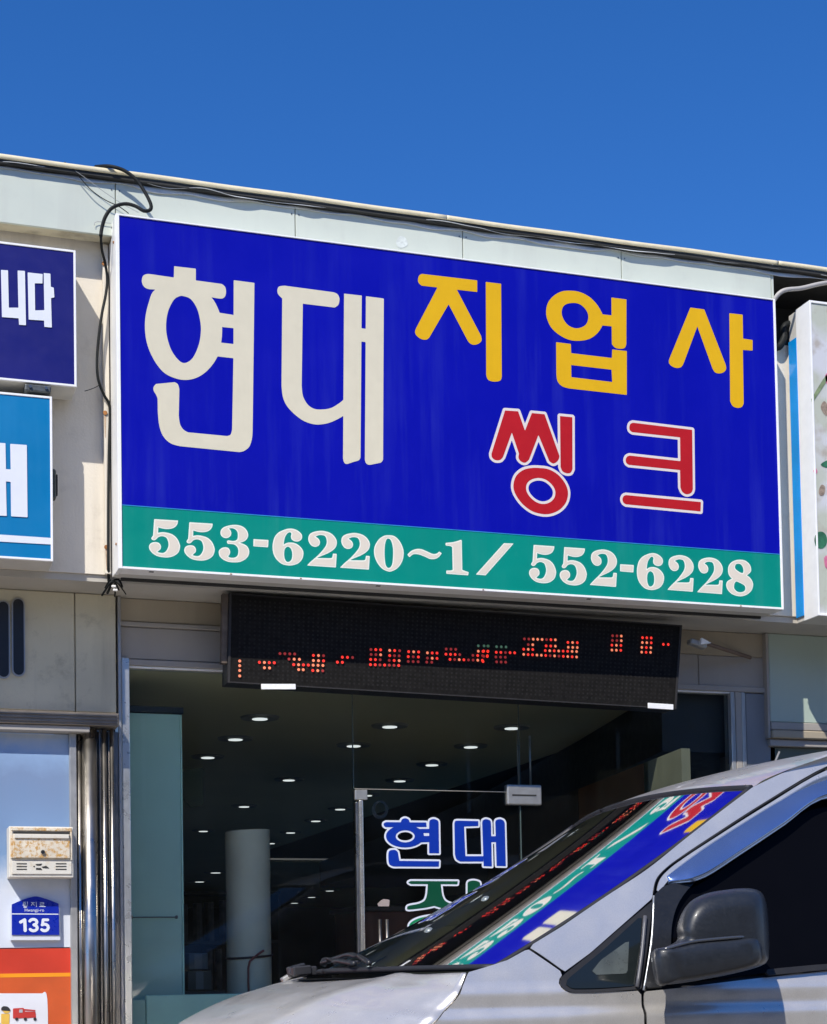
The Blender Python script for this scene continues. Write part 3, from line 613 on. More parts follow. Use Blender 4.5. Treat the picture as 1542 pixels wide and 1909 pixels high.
DAEB = [('+', [(160, 117, c), (630, 180, c), (668, 200), (686, 245), (675, 300), (640, 327, c), (333, 290, c), (322, 1080, c), (335, 1180), (380, 1260), (440, 1300), (510, 1308), (600, 1295), (680, 1250), (745, 1195, c), (745, 1355, c), (650, 1410), (550, 1445), (440, 1450), (320, 1405), (200, 1300), (145, 1200), (128, 1080, c), (135, 240, c), (97, 200), (88, 160), (105, 125)]),
        ('+', [(730, 193, c), (900, 212, c), (888, 1770, c), (870, 1797), (820, 1812), (755, 1832), (730, 1815), (720, 1780, c)]), ('+', [(885, 525, c), (950, 533, c), (950, 662, c), (885, 652, c)]),
        ('+', [(940, 218, c), (1112, 240, c), (1105, 1790, c), (1085, 1817), (1030, 1830), (970, 1840), (940, 1822), (930, 1790, c)])]
bulk(DAEB, (500, 510), 5.16, m_cream)
JI = [('+', [(205, 157, c), (990, 250, c), (990, 415, c), (200, 325, c), (160, 290), (147, 240), (165, 180)]), ('+', [(440, 320, c), (620, 330, c), (583, 590, c), (310, 1060, c), (270, 1092), (200, 1087), (135, 1045), (105, 990), (118, 935, c)]),
      ('+', [(560, 330, c), (695, 372, c), (1045, 1040, c), (1052, 1105), (1010, 1150), (940, 1167), (880, 1140), (840, 1080, c), (575, 575, c)]), ('+', [(1112, 272, c), (1330, 298, c), (1340, 1620, c), (1322, 1672), (1265, 1690), (1190, 1685), (1138, 1655), (1118, 1595, c)])]
bulk(JI, (760, 490), 7.635, m_yel)
EOP = [('+', [(480, 92), (620, 110), (760, 180), (870, 290), (950, 430), (965, 520), (940, 610), (870, 710), (760, 785), (620, 812), (480, 800), (340, 735), (220, 630), (155, 500), (140, 380), (170, 260), (250, 165), (360, 105)]), ('-', [(530, 268), (620, 285), (700, 350), (742, 430), (740, 520), (700, 590), (620, 628), (540, 628), (460, 590), (400, 520), (365, 430), (375, 340), (430, 285)]),
       ('+', [(920, 428, c), (1100, 450, c), (1100, 607, c), (920, 588, c)]), ('+', [(1078, 190, c), (1295, 218, c), (1293, 860, c), (1268, 915), (1200, 927), (1130, 910), (1085, 860, c)]),
       ('+', [(283, 832, c), (495, 858, c), (500, 990, c), (1085, 1060, c), (1090, 937, c), (1300, 960, c), (1300, 1590, c), (470, 1497, c), (370, 1465), (305, 1395), (287, 1300, c)]), ('-', [(500, 1160, c), (1080, 1228, c), (1090, 1405, c), (503, 1335, c)])]
bulk(EOP, (1000, 530), 7.71, m_yel)
SA = [('+', [(440, 103, c), (640, 130, c), (950, 930, c), (953, 990), (915, 1035), (850, 1050), (790, 1030), (755, 970, c), (540, 375, c), (345, 900, c), (312, 955), (250, 972), (180, 950), (135, 905), (132, 855, c)]),
      ('+', [(1000, 185, c), (1192, 205, c), (1198, 550, c), (1335, 570, c), (1335, 722, c), (1195, 712, c), (1207, 1480, c), (1180, 1530), (1120, 1545), (1050, 1520), (1012, 1450, c)])]
bulk(SA, (1230, 560), 7.71, m_yel)
SSING = [('+', [(320, 118, c), (508, 130, c), (607, 408, c), (705, 155, c), (888, 172, c), (1102, 770, c), (1095, 810), (1065, 855), (1010, 880), (955, 845, c), (800, 470, c), (665, 825, c), (610, 868), (550, 850), (513, 800), (520, 740, c), (418, 435, c), (292, 785, c), (250, 828), (180, 830), (132, 790), (125, 740, c)]),
         ('+', [(1110, 198, c), (1288, 215, c), (1290, 960, c), (1262, 1012), (1205, 1020), (1145, 990), (1118, 930, c)])]
RING = [('+', [(820, 945), (950, 965), (1080, 1040), (1180, 1160), (1225, 1290), (1200, 1430), (1110, 1540), (980, 1600), (850, 1605), (700, 1560), (560, 1450), (465, 1310), (440, 1190), (480, 1060), (580, 975), (700, 945)]), ('-', [(800, 1088), (900, 1110), (990, 1180), (1040, 1270), (1030, 1370), (960, 1440), (860, 1462), (760, 1430), (670, 1350), (625, 1260), (635, 1170), (700, 1110)])]
KEU = [('+', [(310, 140, c), (1160, 243, c), (1170, 1090, c), (1148, 1145), (1080, 1168), (1020, 1135), (990, 1070, c), (985, 820, c), (250, 745, c), (217, 722), (203, 680), (220, 632), (260, 612, c), (990, 692, c), (985, 350, c), (300, 275, c), (266, 250), (256, 205), (272, 158)])]
KEU2 = [('+', [(210, 1180, c), (1285, 1280, c), (1280, 1415, c), (205, 1312, c), (170, 1285), (157, 1238), (175, 1195)])]
for gl, org in ((SSING, (900, 750)), (RING, (900, 750)), (KEU, (1140, 770)), (KEU2, (1140, 770))):
    a = glyph('letter', gl, YS, m_wht, SG, org, 7.71, off=.0130, lift=.0007); glyph('letter_fill', gl, YS, m_red, a, org, 7.71, lift=.0012)
N5 = [('+', [(110, 112, c), (380, 128, c), (372, 165), (345, 200), (300, 218), (250, 222), (200, 215), (152, 202, c), (150, 270, c), (200, 262), (255, 268), (320, 290), (370, 335), (400, 400), (402, 440), (385, 490), (345, 525), (290, 545), (225, 548), (150, 535), (95, 505), (60, 465), (50, 430), (60, 400), (85, 382), (120, 376), (160, 385), (182, 415), (180, 450), (160, 470), (140, 488, c), (175, 499), (215, 500), (245, 480), (268, 440), (275, 400), (268, 360), (250, 325), (220, 308), (185, 305), (150, 318), (132, 338), (112, 350), (90, 348), (78, 335), (82, 320), (97, 300, c)])]
N3 = [('+', [(880, 235), (872, 270), (885, 305), (920, 325), (955, 322), (985, 300), (992, 265), (980, 235), (960, 217, c), (1000, 212), (1040, 225), (1065, 255), (1072, 290), (1068, 335), (1045, 358), (1010, 364, c), (958, 355, c), (946, 370), (955, 392, c), (1010, 396), (1045, 410), (1070, 440), (1078, 480), (1070, 525), (1045, 550), (1010, 557), (975, 552), (955, 537, c), (975, 510), (978, 475), (960, 445), (925, 435), (885, 445), (857, 470), (853, 500), (865, 540), (905, 575), (960, 598), (1030, 605), (1100, 597), (1160, 565), (1193, 520), (1197, 470), (1180, 430), (1150, 405), (1085, 381, c), (1130, 368), (1165, 345), (1185, 305), (1180, 260), (1150, 215), (1100, 187), (1040, 178), (970, 185), (910, 205)])]
NH = [('+', [(1252, 342, c), (1420, 352, c), (1415, 432, c), (1250, 420, c)])]
N6 = [('+', [(250, 110), (300, 98), (350, 100), (400, 120), (440, 155), (450, 190), (440, 220), (410, 240), (370, 240), (335, 220), (325, 190), (330, 160), (326, 142, c), (305, 135), (280, 150), (255, 190), (242, 240), (238, 285, c), (270, 265), (320, 257), (380, 270), (430, 305), (460, 350), (464, 395), (450, 445), (410, 490), (350, 513), (290, 517), (220, 500), (165, 455), (130, 400), (115, 330), (118, 260), (140, 190), (185, 140)]), ('-', [(290, 302), (320, 320), (337, 360), (340, 410), (330, 455), (300, 480), (270, 475), (250, 440), (243, 390), (248, 340), (265, 312)])]
N2 = [('+', [(525, 220), (535, 170), (575, 140), (640, 125), (700, 125), (770, 145), (820, 185), (848, 240), (840, 300), (800, 345), (740, 380), (680, 405), (640, 422), (612, 436, c), (700, 437), (780, 437), (800, 425), (808, 385, c), (848, 388, c), (838, 540, c), (512, 518, c), (560, 470), (640, 400), (710, 320), (735, 270), (735, 220), (715, 180), (680, 168), (640, 170), (602, 187, c), (640, 215), (655, 250), (645, 285), (610, 302), (570, 295), (540, 265)])]
N0 = [('+', [(130, 100), (190, 108), (240, 150), (275, 215), (288, 280), (275, 360), (230, 430), (170, 465), (130, 468), (70, 440), (20, 380), (-10, 300), (-8, 220), (30, 150), (80, 110)]), ('-', [(130, 130), (160, 150), (180, 220), (183, 300), (175, 390), (150, 432), (120, 430), (100, 390), (92, 300), (95, 200), (110, 145)])]
NT = [('+', [(330, 298, c), (370, 260), (420, 242), (470, 243), (520, 262), (570, 285), (600, 293), (630, 288), (655, 268, c), (678, 283, c), (650, 320), (610, 340), (560, 340), (510, 318), (450, 295), (400, 290), (375, 300), (348, 322, c)])]
N1 = [('+', [(722, 178, c), (790, 172), (840, 160), (875, 148, c), (884, 150, c), (890, 455, c), (910, 464, c), (955, 478, c), (950, 508, c), (730, 492, c), (730, 462, c), (770, 462), (795, 455, c), (790, 225, c), (775, 210), (722, 202, c)])]
NS = [('+', [(1320, 182, c), (1415, 185, c), (1130, 508, c), (1035, 500, c)])]
N8 = [('+', [(1220, 208), (1290, 218), (1340, 260), (1358, 310), (1350, 350), (1308, 385, c), (1350, 420), (1378, 470), (1375, 530), (1345, 580), (1290, 615), (1220, 625), (1140, 600), (1090, 550), (1075, 495), (1090, 455), (1140, 426, c), (1105, 380), (1095, 320), (1110, 265), (1155, 225)]), ('-', [(1215, 250), (1245, 262), (1268, 300), (1272, 340), (1260, 362), (1225, 350), (1180, 315), (1172, 285), (1185, 258)]), ('-', [(1190, 455), (1240, 475), (1285, 505), (1295, 540), (1280, 570), (1240, 583), (1200, 575), (1165, 540), (1162, 500), (1172, 470)])]
A_, B_, C_, D_ = ((270, 950), 6.168), ((490, 970), 6.168), ((700, 980), 5.507), ((1180, 1010), 6.168)
def tl(pr, oc): P = [p for _, q in pr for p in q]; return oc[0][0] + min(p[0] for p in P) / oc[1], oc[0][1] + min(p[1] for p in P) / oc[1]
def put(pr, oc, fx=None, fy=None, sx=1., sy=1.):
    x0, y0 = tl(pr, oc); f = None if fx is None else (fx, fy, sx, sy, x0, y0)
    a = glyph('digit', pr, YS, m_numedge, SG, oc[0], oc[1], off=.0010, fit=f, lift=.0006, res=.0022); glyph('digit_fill', pr, YS, m_num, a, oc[0], oc[1], off=-.0045, fit=f, lift=.0010, res=.0022)
put(N5, A_); put(N5, A_, 343.8, 974, .98, 1.); put(N3, A_); put(NH, A_); put(N6, B_); put(N2, B_); put(N2, B_, 634.6, 994.3, 1, 1); put(N0, C_); put(NT, C_); put(N1, C_); put(NS, C_)
put(N5, A_, 986.7, 1016.2, .87, 1); put(N5, A_, 1043.8, 1020.3, .87, 1.); put(N2, B_, 1100.2, 1025, .91, 1.024); put(NH, A_, 1156.3, 1052.2, .91, 1.); put(N6, B_, 1187.8, 1031.6, .883, 1); put(N2, B_, 1244.9, 1035.6, .88, 1); put(N2, B_, 1300.3, 1040, .86, 1); put(N8, D_)

# ------------------------------------------------------------------ neighbouring signs
def lightbox(name, label, x0, x1, yf, yb, z0, z1, fm, lip=.010, frm=m_alu):
    t = thing(name, label, 'sign', ((x0 + x1) / 2, yb, z0))
    MB().box(x0, x1, yf + .010, yb, z0, z1, .002).build('cabinet', m_cab, t)
    for a in ((x0, x0 + lip, z0, z1), (x1 - lip, x1, z0, z1), (x0 + lip + .0004, x1 - lip - .0004, z0, z0 + lip), (x0 + lip + .0004, x1 - lip - .0004, z1 - lip, z1)): MB().box(a[0], a[1], yf - .004, yf + .0095, a[2], a[3], .0012).build('frame_bar', frm, t)
    q = MB(); q.poly([(x0 + lip, yf, z0 + lip), (x0 + lip, yf, z1 - lip), (x1 - lip, yf, z1 - lip), (x1 - lip, yf, z0 + lip)]); q.build('face', fm, t); return t
NS_ = lightbox('navy_sign', 'dark navy light box sign with white Korean letters at the left edge', -2.6, X(142, 600, -.2), -.2, -.02, 3.905, 4.535, m_navy)
o1 = (0, 490)
NI = [('+', [(20, 175, c), (190, 185, c), (210, 1080, c), (440, 1080, c), (420, 190, c), (595, 200, c), (620, 1500, c), (455, 1490, c), (445, 1335, c), (45, 1305, c)])]
DA = [('+', [(660, 235, c), (1020, 275, c), (1015, 500, c), (830, 495, c), (840, 1145, c), (1060, 1140, c), (1045, 250, c), (1205, 265, c), (1215, 580, c), (1285, 600, c), (1300, 835, c), (1220, 850, c), (1240, 1555, c), (1060, 1540, c), (1055, 1390, c), (685, 1365, c)])]
for gl in (NI, DA): glyph('letter', gl, -.2, m_lwht, NS_, o1, 12.85, lift=.0035, res=.002)
AZ = lightbox('azure_sign', 'azure light box sign with bold white lettering and stripe below the navy sign', -2.6, X(98, 890, -.2), -.2, -.02, 3.100, 3.850, m_sky)
o2 = (0, 720)
glyph('letter', [('+', [(-120, 570, c), (55, 582, c), (60, 845, c), (108, 848, c), (103, 588, c), (272, 600, c), (280, 1335, c), (112, 1325, c), (108, 975, c), (60, 970, c), (68, 1322, c), (-120, 1310, c)])], -.2, m_lwht, AZ, o2, 5.455, lift=.0035)
glyph('stripe', [('+', [(-900, 1450, c), (525, 1545, c), (530, 1612, c), (-900, 1530, c)])], -.2, m_lwht, AZ, o2, 5.455, lift=.003)
# small fittings on the left wall
t = thing('sign_clamp', 'dark metal clamp with stem between the navy sign and the azure sign', 'bracket', (X(70, 722, -.2), -.1, Z(70, 735, -.2)))
xa, xb, zz = X(46, 722, -.2), X(95, 722, -.2), Z(70, 724, -.2)
MB().box(xa, xb, -.21, -.08, zz - .018, zz + .014, .006, seg=2).build('clamp_body', MAT('gunmetal', (.12, .13, .13), .5, .5, var=.3, scale=30), t)
q = MB(); q.cyl(((xa + xb) / 2, -.13, zz - .04), ((xa + xb) / 2, -.13, zz - .0185), .011, n=12); q.build('stem', m_black, t)
for dx in (-.035, .035): q = MB(); q.cyl(((xa + xb) / 2 + dx, -.212, zz), ((xa + xb) / 2 + dx, -.218, zz), .007, n=8); q.build('bolt', m_steel2, t)
xa = X(98, 900, -.2); z0, z1 = Z(103, 932, -.12), Z(103, 876, -.12)
t = thing('cable_guide', 'dark oval cable guide fixed to the right edge of the azure sign', 'bracket', (xa, -.12, z0))
MB().box(xa + .002, xa + .024, -.14, -.09, z0, z1, .010, seg=3).build('guide_body', MAT('weathered_dark', (.07, .075, .06), .6, var=.3, scale=30), t); MB().box(xa + .0245, xa + .032, -.125, -.105, z0 + .02, z1 - .02, .003).build('guide_lip', m_black, t)
# cream downpipe/corner strip beside the main sign, with rust
t = thing('wall_conduit', 'slim cream conduit with rust marks on the wall just left of the main sign', 'conduit', (-.03, -.03, 3.09))
xc = X(198, 800, -.03)
MB().box(xc - .010, xc + .016, -.040, -.002, 3.10, 4.655, .004, seg=2).build('conduit_body', m_wall, t)
for py in (770, 1020, 492): z = Z(196, py, -.04); q = MB(); q.cyl((xc - .006, -.0405, z), (xc - .006, -.046, z), .010, n=12); q.build('rust_bolt', m_rust, t)
for py, h in ((772, .11), (1022, .10)): z = Z(196, py, -.04); MB().prism([(xc - .011, z), (xc - .001, z), (xc - .004, z - h), (xc - .007, z - h)], -.0412, -.0405).build('rust_run', MAT('rust_run', (.52, .38, .26), .8, var=.2, scale=40), t)

# right sign, floral print
tR = thing('floral_sign', 'white framed light box with pale floral print at the right edge', 'sign', (4.2, -.02, 3.07))
x0 = X(1510, 563, -.23); z1 = Z(1510, 563, -.23); z0 = Z(1516, 1142, -.23)
mf = bpy.data.materials.new('floral_print'); mf.use_nodes = True; n = mf.node_tree; L = n.links; b = n.nodes['Principled BSDF']; b.inputs['Roughness'].default_value = .35
ge = n.nodes.new('ShaderNodeNewGeometry')
def nzz(sc, det, off):
    mpp = n.nodes.new('ShaderNodeMapping'); mpp.inputs['Location'].default_value = off; L.new(ge.outputs['Position'], mpp.inputs[0]); t_ = n.nodes.new('ShaderNodeTexNoise'); t_.inputs['Scale'].default_value = sc; t_.inputs['Detail'].default_value = det; L.new(mpp.outputs[0], t_.inputs['Vector']); return t_.outputs[0]
def mixc(a, b2, f):
    x = n.nodes.new('ShaderNodeMix'); x.data_type = 'RGBA'
    if isinstance(a, tuple): x.inputs[6].default_value = (*a, 1)
    else: L.new(a, x.inputs[6])
    x.inputs[7].default_value = (*b2, 1); L.new(f, x.inputs[0]); return x.outputs[2]
def rg(o, a, b2, c2=0., d2=1.): r = n.nodes.new('ShaderNodeMapRange'); r.inputs[1].default_value = a; r.inputs[2].default_value = b2; r.inputs[3].default_value = c2; r.inputs[4].default_value = d2; L.new(o, r.inputs[0]); return r.outputs[0]
cc = mixc((.62, .62, .63), (.50, .52, .42), rg(nzz(4, 3, (3, 1, 2)), .42, .58)); cc = mixc(cc, (.40, .34, .26), rg(nzz(9, 5, (7, 1, 5)), .52, .66, 0, .75))
L.new(cc, b.inputs['Base Color'])
box_w = .155
MB().box(x0, 7.0, -.222, -.02, z0 - .012, z1 + .006, .002).build('cabinet', m_cab, tR)
MB().box(x0 - .006, x0 + .004, -.236, -.099, z0 - .014, z1 + .008, .001).build('frame_bar', m_alu, tR)
m_sb = MAT('side_film_blue', (.004, .30, .78), .18, var=.12, scale=5, spots=.2, dirt=(.02, .45, .85), coat=.5)
MB().box(x0 - .008, x0 - .001, -.098, -.022, z0 + .015, z1 - .14, .001).build('side_film', m_sb, tR)
MB().box(x0 + .0045, 7.0, -.236, -.223, z1 - .004, z1 + .008, .001).build('frame_bar', m_alu, tR); MB().box(x0 + .0045, 7.0, -.236, -.223, z0 - .014, z0, .001).build('frame_bar', m_alu, tR)
q = MB(); q.poly([(x0 + .004, -.230, z0), (x0 + .004, -.230, z1), (7.0, -.230, z1), (7.0, -.230, z0)]); q.build('face', mf, tR)
fl_r = MAT('print_pink', (.66, .18, .30), .5, var=.3, scale=30); fl_g = MAT('print_green', (.03, .14, .07), .5, var=.5, scale=25); fl_s = MAT('print_stem', (.22, .28, .14), .5, var=.3, scale=30); fl_b = MAT('print_brown', (.30, .23, .17), .5, var=.4, scale=60)
for pr, mm in (([('+', [(1516, 878, 1), (1520, 872), (1524, 880), (1519, 884)])], fl_r), ([('+', [(1536, 1040, 1), (1543, 1036), (1560, 1050), (1545, 1060), (1538, 1056)])], fl_r), ([('+', [(1538, 700, 1), (1550, 690), (1560, 712), (1542, 716)])], fl_r),
               ([('+', ell(1530, 1007, 12, 16, 10))], fl_g), ([('+', [(1530, 866), (1545, 858), (1560, 866), (1542, 872)])], fl_g),
               ([('+', [(1512, 745, 1), (1525, 722), (1540, 700), (1544, 706), (1530, 728), (1514, 752, 1)])], fl_s), ([('+', [(1526, 916), (1531, 904), (1538, 908), (1536, 922), (1529, 924)])], fl_b), ([('+', [(1530, 760), (1537, 748), (1548, 765), (1540, 775)])], fl_b)):
    glyph('printed_flower', pr, -.230, mm, tR, lift=.002)
# cable behind the right sign
q = MB(); q.tube([(3.45, -.02, 4.62), (3.455, -.10, 4.72), (3.50, -.15, 4.80), (3.62, -.16, 4.83), (3.80, -.17, 4.88), (4.2, -.17, 4.95)], .012, 10, 6); tag(q.build('grey_cable', MAT('grey_cable', (.42, .40, .37), .5), smooth=True), 'thick grey cable curling into the dark gap above the floral sign', 'cable')
q = MB(); q.tube([(3.50, -.01, 4.60), (3.54, -.03, 4.55), (3.58, -.03, 4.60), (3.60, -.02, 4.68), (3.7, -.02, 4.70)], .020, 8, 5); tag(q.build('black_hose', m_cable, smooth=True), 'sagging black hose in the dark gap above the floral sign', 'cable')

# ------------------------------------------------------------------ cables at the left of the sign
def cab(name, pts, y, r, mat, label, ys=None):
    q = MB(); P = []
    for i, (a, b_) in enumerate(pts): yy = y if ys is None else ys[i]; P.append(tuple(at(a, b_, yy)))
    q.tube(P, r, 8, 5); return tag(q.build(name, mat, smooth=True), label, 'cable')
cab('black_cable', [(178, 311), (205, 310), (232, 318), (255, 336), (270, 358), (281, 380), (280, 391), (268, 393), (252, 384), (232, 380), (210, 387), (197, 403), (190, 425), (188, 440)], -.2, .0085, m_cable, 'thick black cable looping over the roof edge down to the sign corner', [-.10, -.17, -.19, -.20, -.21, -.22, -.22, -.22, -.21, -.20, -.20, -.20, -.19, -.19])
cab('black_cable', [(188, 440), (190, 465), (196, 490), (200, 520), (197, 550), (190, 585), (184, 630), (181, 670), (182, 700), (187, 720), (195, 738), (203, 752), (205, 775), (203, 850), (202, 960), (202, 1050), (203, 1085)], -.1, .0065, m_cable, 'black cable hanging down the wall left of the main sign', [-.19, -.14, -.09, -.07, -.07, -.08, -.08, -.08, -.08, -.07, -.06, -.055, -.05, -.05, -.05, -.05, .0])
cab('thin_wire', [(120, 302), (134, 312), (150, 332), (170, 354), (195, 372), (222, 385), (240, 398)], -.15, .0022, m_cable, 'thin dark wire slanting from the roof edge to the sign corner, lower one of two')
cab('thin_wire', [(140, 318), (165, 336), (195, 358), (225, 378), (258, 396)], -.15, .0014, m_wire, 'thin grey wire slanting from the roof edge to the sign corner, upper one of two')
cab('tie_wire', [(188, 716), (178, 722), (168, 726), (158, 729)], -.08, .0018, m_cable, 'short dark wire tail sticking out of the black cable beside the navy sign')
cab('hook_wire', [(176, 420), (177, 415), (184, 413), (196, 415), (207, 416)], -.13, .0015, m_wire, 'tiny hooked wire at the lower edge of the fascia by the sign corner')
# wire bundle below the corner
t = thing('wire_bundle', 'tangle of dark cut wires under the lower left corner of the main sign', 'wires', tuple(at(208, 1100, -.02)))
rn = random.Random(2)
ctr = at(207, 1084, -.02)
for a, b_, r in (((190, 1110), 4, .005), ((200, 1106), 2, .006), ((222, 1100), 3, .004), ((235, 1108), 5, .003), ((214, 1112), 2, .004), ((228, 1094), 2, .005), ((196, 1096), 2, .004)):
    e1 = at(*a, .03); mid = (np.array(ctr) + e1) / 2 + np.array([rn.uniform(-.01, .01), -.03, .015])
    q = MB(); q.tube([tuple(ctr), tuple(mid), tuple(e1)], r, 7, 4); q.build('wire_end', m_cable, t, smooth=True)
for px, py in ((212, 1093), (215, 1100)): p = at(px, py, -.05); MB().box(p[0] - .010, p[0] + .010, p[1] - .006, p[1] + .006, p[2] - .005, p[2] + .005, .002).build('connector', m_alu, t)

# ------------------------------------------------------------------ LED board
t = thing('display_board', 'long black scrolling LED message board with red dots under the main sign', 'LED board', (1.7, .1, 2.58))
BQ = [at(428, 1105, 0), at(1273, 1165, 0), at(1262, 1322, 0), at(425, 1272, 0)]
def bq(u, v, y=0.):
    p = (BQ[0] * (1 - u) + BQ[1] * u) * (1 - v) + (BQ[3] * (1 - u) + BQ[2] * u) * v; return Vector((p[0], y, p[2]))
q = MB(); f_ = [q.bm.verts.new(bq(u, v, .012)) for u, v in ((0, 0), (1, 0), (1, 1), (0, 1))]; k_ = [q.bm.verts.new(bq(u, v, .13)) for u, v in ((0, 0), (1, 0), (1, 1), (0, 1))]
q.bm.faces.new(f_); q.bm.faces.new(k_[::-1])
for i in range(4): q.bm.faces.new((f_[i], f_[(i + 1) % 4], k_[(i + 1) % 4], k_[i]))
q.build('housing', m_black, t)
def barq(u0, v0, u1, v1, nm, mt, y0=0., y1=.011):
    q = MB(); a = [q.bm.verts.new(bq(u, v, y0)) for u, v in ((u0, v0), (u1, v0), (u1, v1), (u0, v1))]; b_ = [q.bm.verts.new(bq(u, v, y1)) for u, v in ((u0, v0), (u1, v0), (u1, v1), (u0, v1))]
    q.bm.faces.new(a); q.bm.faces.new(b_[::-1])
    for i in range(4): q.bm.faces.new((a[i], a[(i + 1) % 4], b_[(i + 1) % 4], b_[i]))
    return q.build(nm, mt, t)
mfr = MAT('board_frame', (.020, .018, .017), .7, var=.2, scale=20)
barq(0, 0, .005, 1, 'frame_bar', mfr, .005); barq(.995, 0, 1, 1, 'frame_bar', mfr, .005); barq(.0053, 0, .9947, .014, 'frame_bar', mfr, .005); barq(.0053, .986, .9947, 1, 'frame_bar', mfr, .005)
barq(.0055, .0145, .9945, .9855, 'screen', m_led, .008, .011)
barq(-.012, .0, -.0005, .78, 'mount_bar', MAT('dark_rusty_steel', (.10, .075, .055), .7, var=.4, scale=20), .02, .06)
# louvre strips and unlit diodes
q = MB(); NX, NY = 96, 19
for j in range(NY):
    for i in range(NX):
        p = bq(.018 + .964 * (i + .5) / NX, .05 + .90 * (j + .5) / NY, .0078); r = .0058
        q.bm.faces.new([q.bm.verts.new((p.x + r * math.cos(a), p.y, p.z + r * math.sin(a))) for a in [-math.pi * 2 * k / 6 for k in range(6)]])
me = bpy.data.meshes.new('unlit_diodes'); q.bm.to_mesh(me); o = link('unlit_diodes', me, m_ledoff, t); o['kind'] = 'stuff'
lit = {'r': [], 'o': [], 'd': [], 'g': []}
def row(org, sc, x0, x1, y, cols, slope=0.03, pit=None):
    n_ = len(cols)
    for i, ch in enumerate(cols):
        if ch == '.': continue
        x = x0 + (x1 - x0) * (i / (n_ - 1) if n_ > 1 else 0); lit[ch].append((org[0] + x / sc, org[1] + (y + slope * (x - x0)) / sc))
o1, s1 = (420, 1180), 5.93
for y in (310, 362, 415, 475): row(o1, s1, 160, 160, y, 'o')
row(o1, s1, 378, 542, 325, 'rorr'); row(o1, s1, 433, 490, 385, 'oo')
row(o1, s1, 605, 768, 228, 'dddd'); row(o1, s1, 705, 820, 288, 'doo'); row(o1, s1, 757, 1080, 350, 'rorrooo'); row(o1, s1, 812, 862, 405, 'oo'); row(o1, s1, 968, 1078, 415, 'rod')
row(o1, s1, 975, 1087, 248, 'rod'); row(o1, s1, 975, 1087, 305, 'oor'); row(o1, s1, 1295, 1408, 268, 'rrd'); row(o1, s1, 1240, 1295, 323, 'rr')
o1 = (660, 1180)
row(o1, s1, 188, 295, 183, 'drr'); row(o1, s1, 395, 505, 193, 'ord'); row(o1, s1, 190, 295, 238, 'ddo'); row(o1, s1, 395, 500, 250, 'rdd'); row(o1, s1, 185, 290, 293, 'rrd'); row(o1, s1, 390, 500, 303, 'dro'); row(o1, s1, 183, 495, 350, 'rrdrddr', .03)
row(o1, s1, 605, 715, 207, 'ror'); row(o1, s1, 600, 712, 262, 'rdr'); row(o1, s1, 600, 710, 315, 'ddd'); row(o1, s1, 812, 918, 220, 'orr'); row(o1, s1, 812, 918, 278, 'dor'); row(o1, s1, 805, 860, 322, 'dd')
row(o1, s1, 1020, 1125, 178, 'ddd'); row(o1, s1, 1017, 1170, 235, 'rrrd'); row(o1, s1, 1062, 1420, 292, 'rdorddor'); row(o1, s1, 1315, 1475, 248, 'drdr'); row(o1, s1, 1375, 1480, 202, 'orr'); row(o1, s1, 1375, 1480, 142, 'gg')
o1, s1 = (900, 1160), 7.71
row(o1, s1, 15, 75, 415, 'rr'); row(o1, s1, 15, 65, 490, 'dr'); row(o1, s1, 5, 5, 565, 'r'); row(o1, s1, 20, 80, 340, 'gg'); row(o1, s1, 200, 335, 352, 'ggg'); row(o1, s1, 195, 460, 432, 'rrdrr'); row(o1, s1, 190, 325, 500, 'ddd'); row(o1, s1, 200, 330, 570, 'ddd')
row(o1, s1, 600, 1045, 240, 'ddooodro'); row(o1, s1, 655, 720, 322, 'do'); row(o1, s1, 912, 1045, 340, 'rro'); row(o1, s1, 590, 720, 388, 'ror'); row(o1, s1, 900, 1350, 408, 'rororroo'); row(o1, s1, 590, 1350, 462, 'orroordodroro', .05)
row(o1, s1, 1225, 1360, 290, 'ror'); row(o1, s1, 1230, 1360, 360, 'ooo')
o1 = (1080, 1160)
row(o1, s1, 480, 605, 195, 'ddo'); row(o1, s1, 478, 605, 262, 'ddo'); row(o1, s1, 470, 600, 330, 'ror'); row(o1, s1, 470, 598, 400, 'oor')
row(o1, s1, 910, 1035, 222, 'rrr'); row(o1, s1, 908, 1035, 292, 'oor'); row(o1, s1, 900, 1030, 362, 'oro'); row(o1, s1, 898, 1025, 430, 'oro'); row(o1, s1, 1210, 1280, 318, 'rr')
for key, mm, nm in (('r', m_ledr, 'lit_diodes'), ('o', m_ledo, 'lit_diodes'), ('d', m_ledd, 'lit_diodes'), ('g', m_ledg, 'lit_diodes')):
    q = MB()
    for px, py in lit[key]: p = at(px, py, .001); r = .0072; q.bm.faces.new([q.bm.verts.new((p[0] + r * math.cos(a), .001, p[2] + r * math.sin(a))) for a in [-math.pi * 2 * k / 8 for k in range(8)]])
    me = bpy.data.meshes.new(nm); q.bm.to_mesh(me); o = link(nm, me, mm, t); o['kind'] = 'stuff'
def tape(px0, px1, py0, py1, rot):
    a, b_ = at(px0, (py0 + py1) / 2, -.004), at(px1, (py0 + py1) / 2, -.004); z0, z1 = Z(px0, py1, -.004), Z(px0, py0, -.004)
    MB().box(a[0], b_[0], -.008, -.001, z0, z1, .001, rot=(((a[0] + b_[0]) / 2, 0, (z0 + z1) / 2), rot, 'Y')).build('label_strip', m_alu, t)
tape(487, 551, 1274, 1284, -.04); tape(1208, 1255, 1311, 1321, .02)

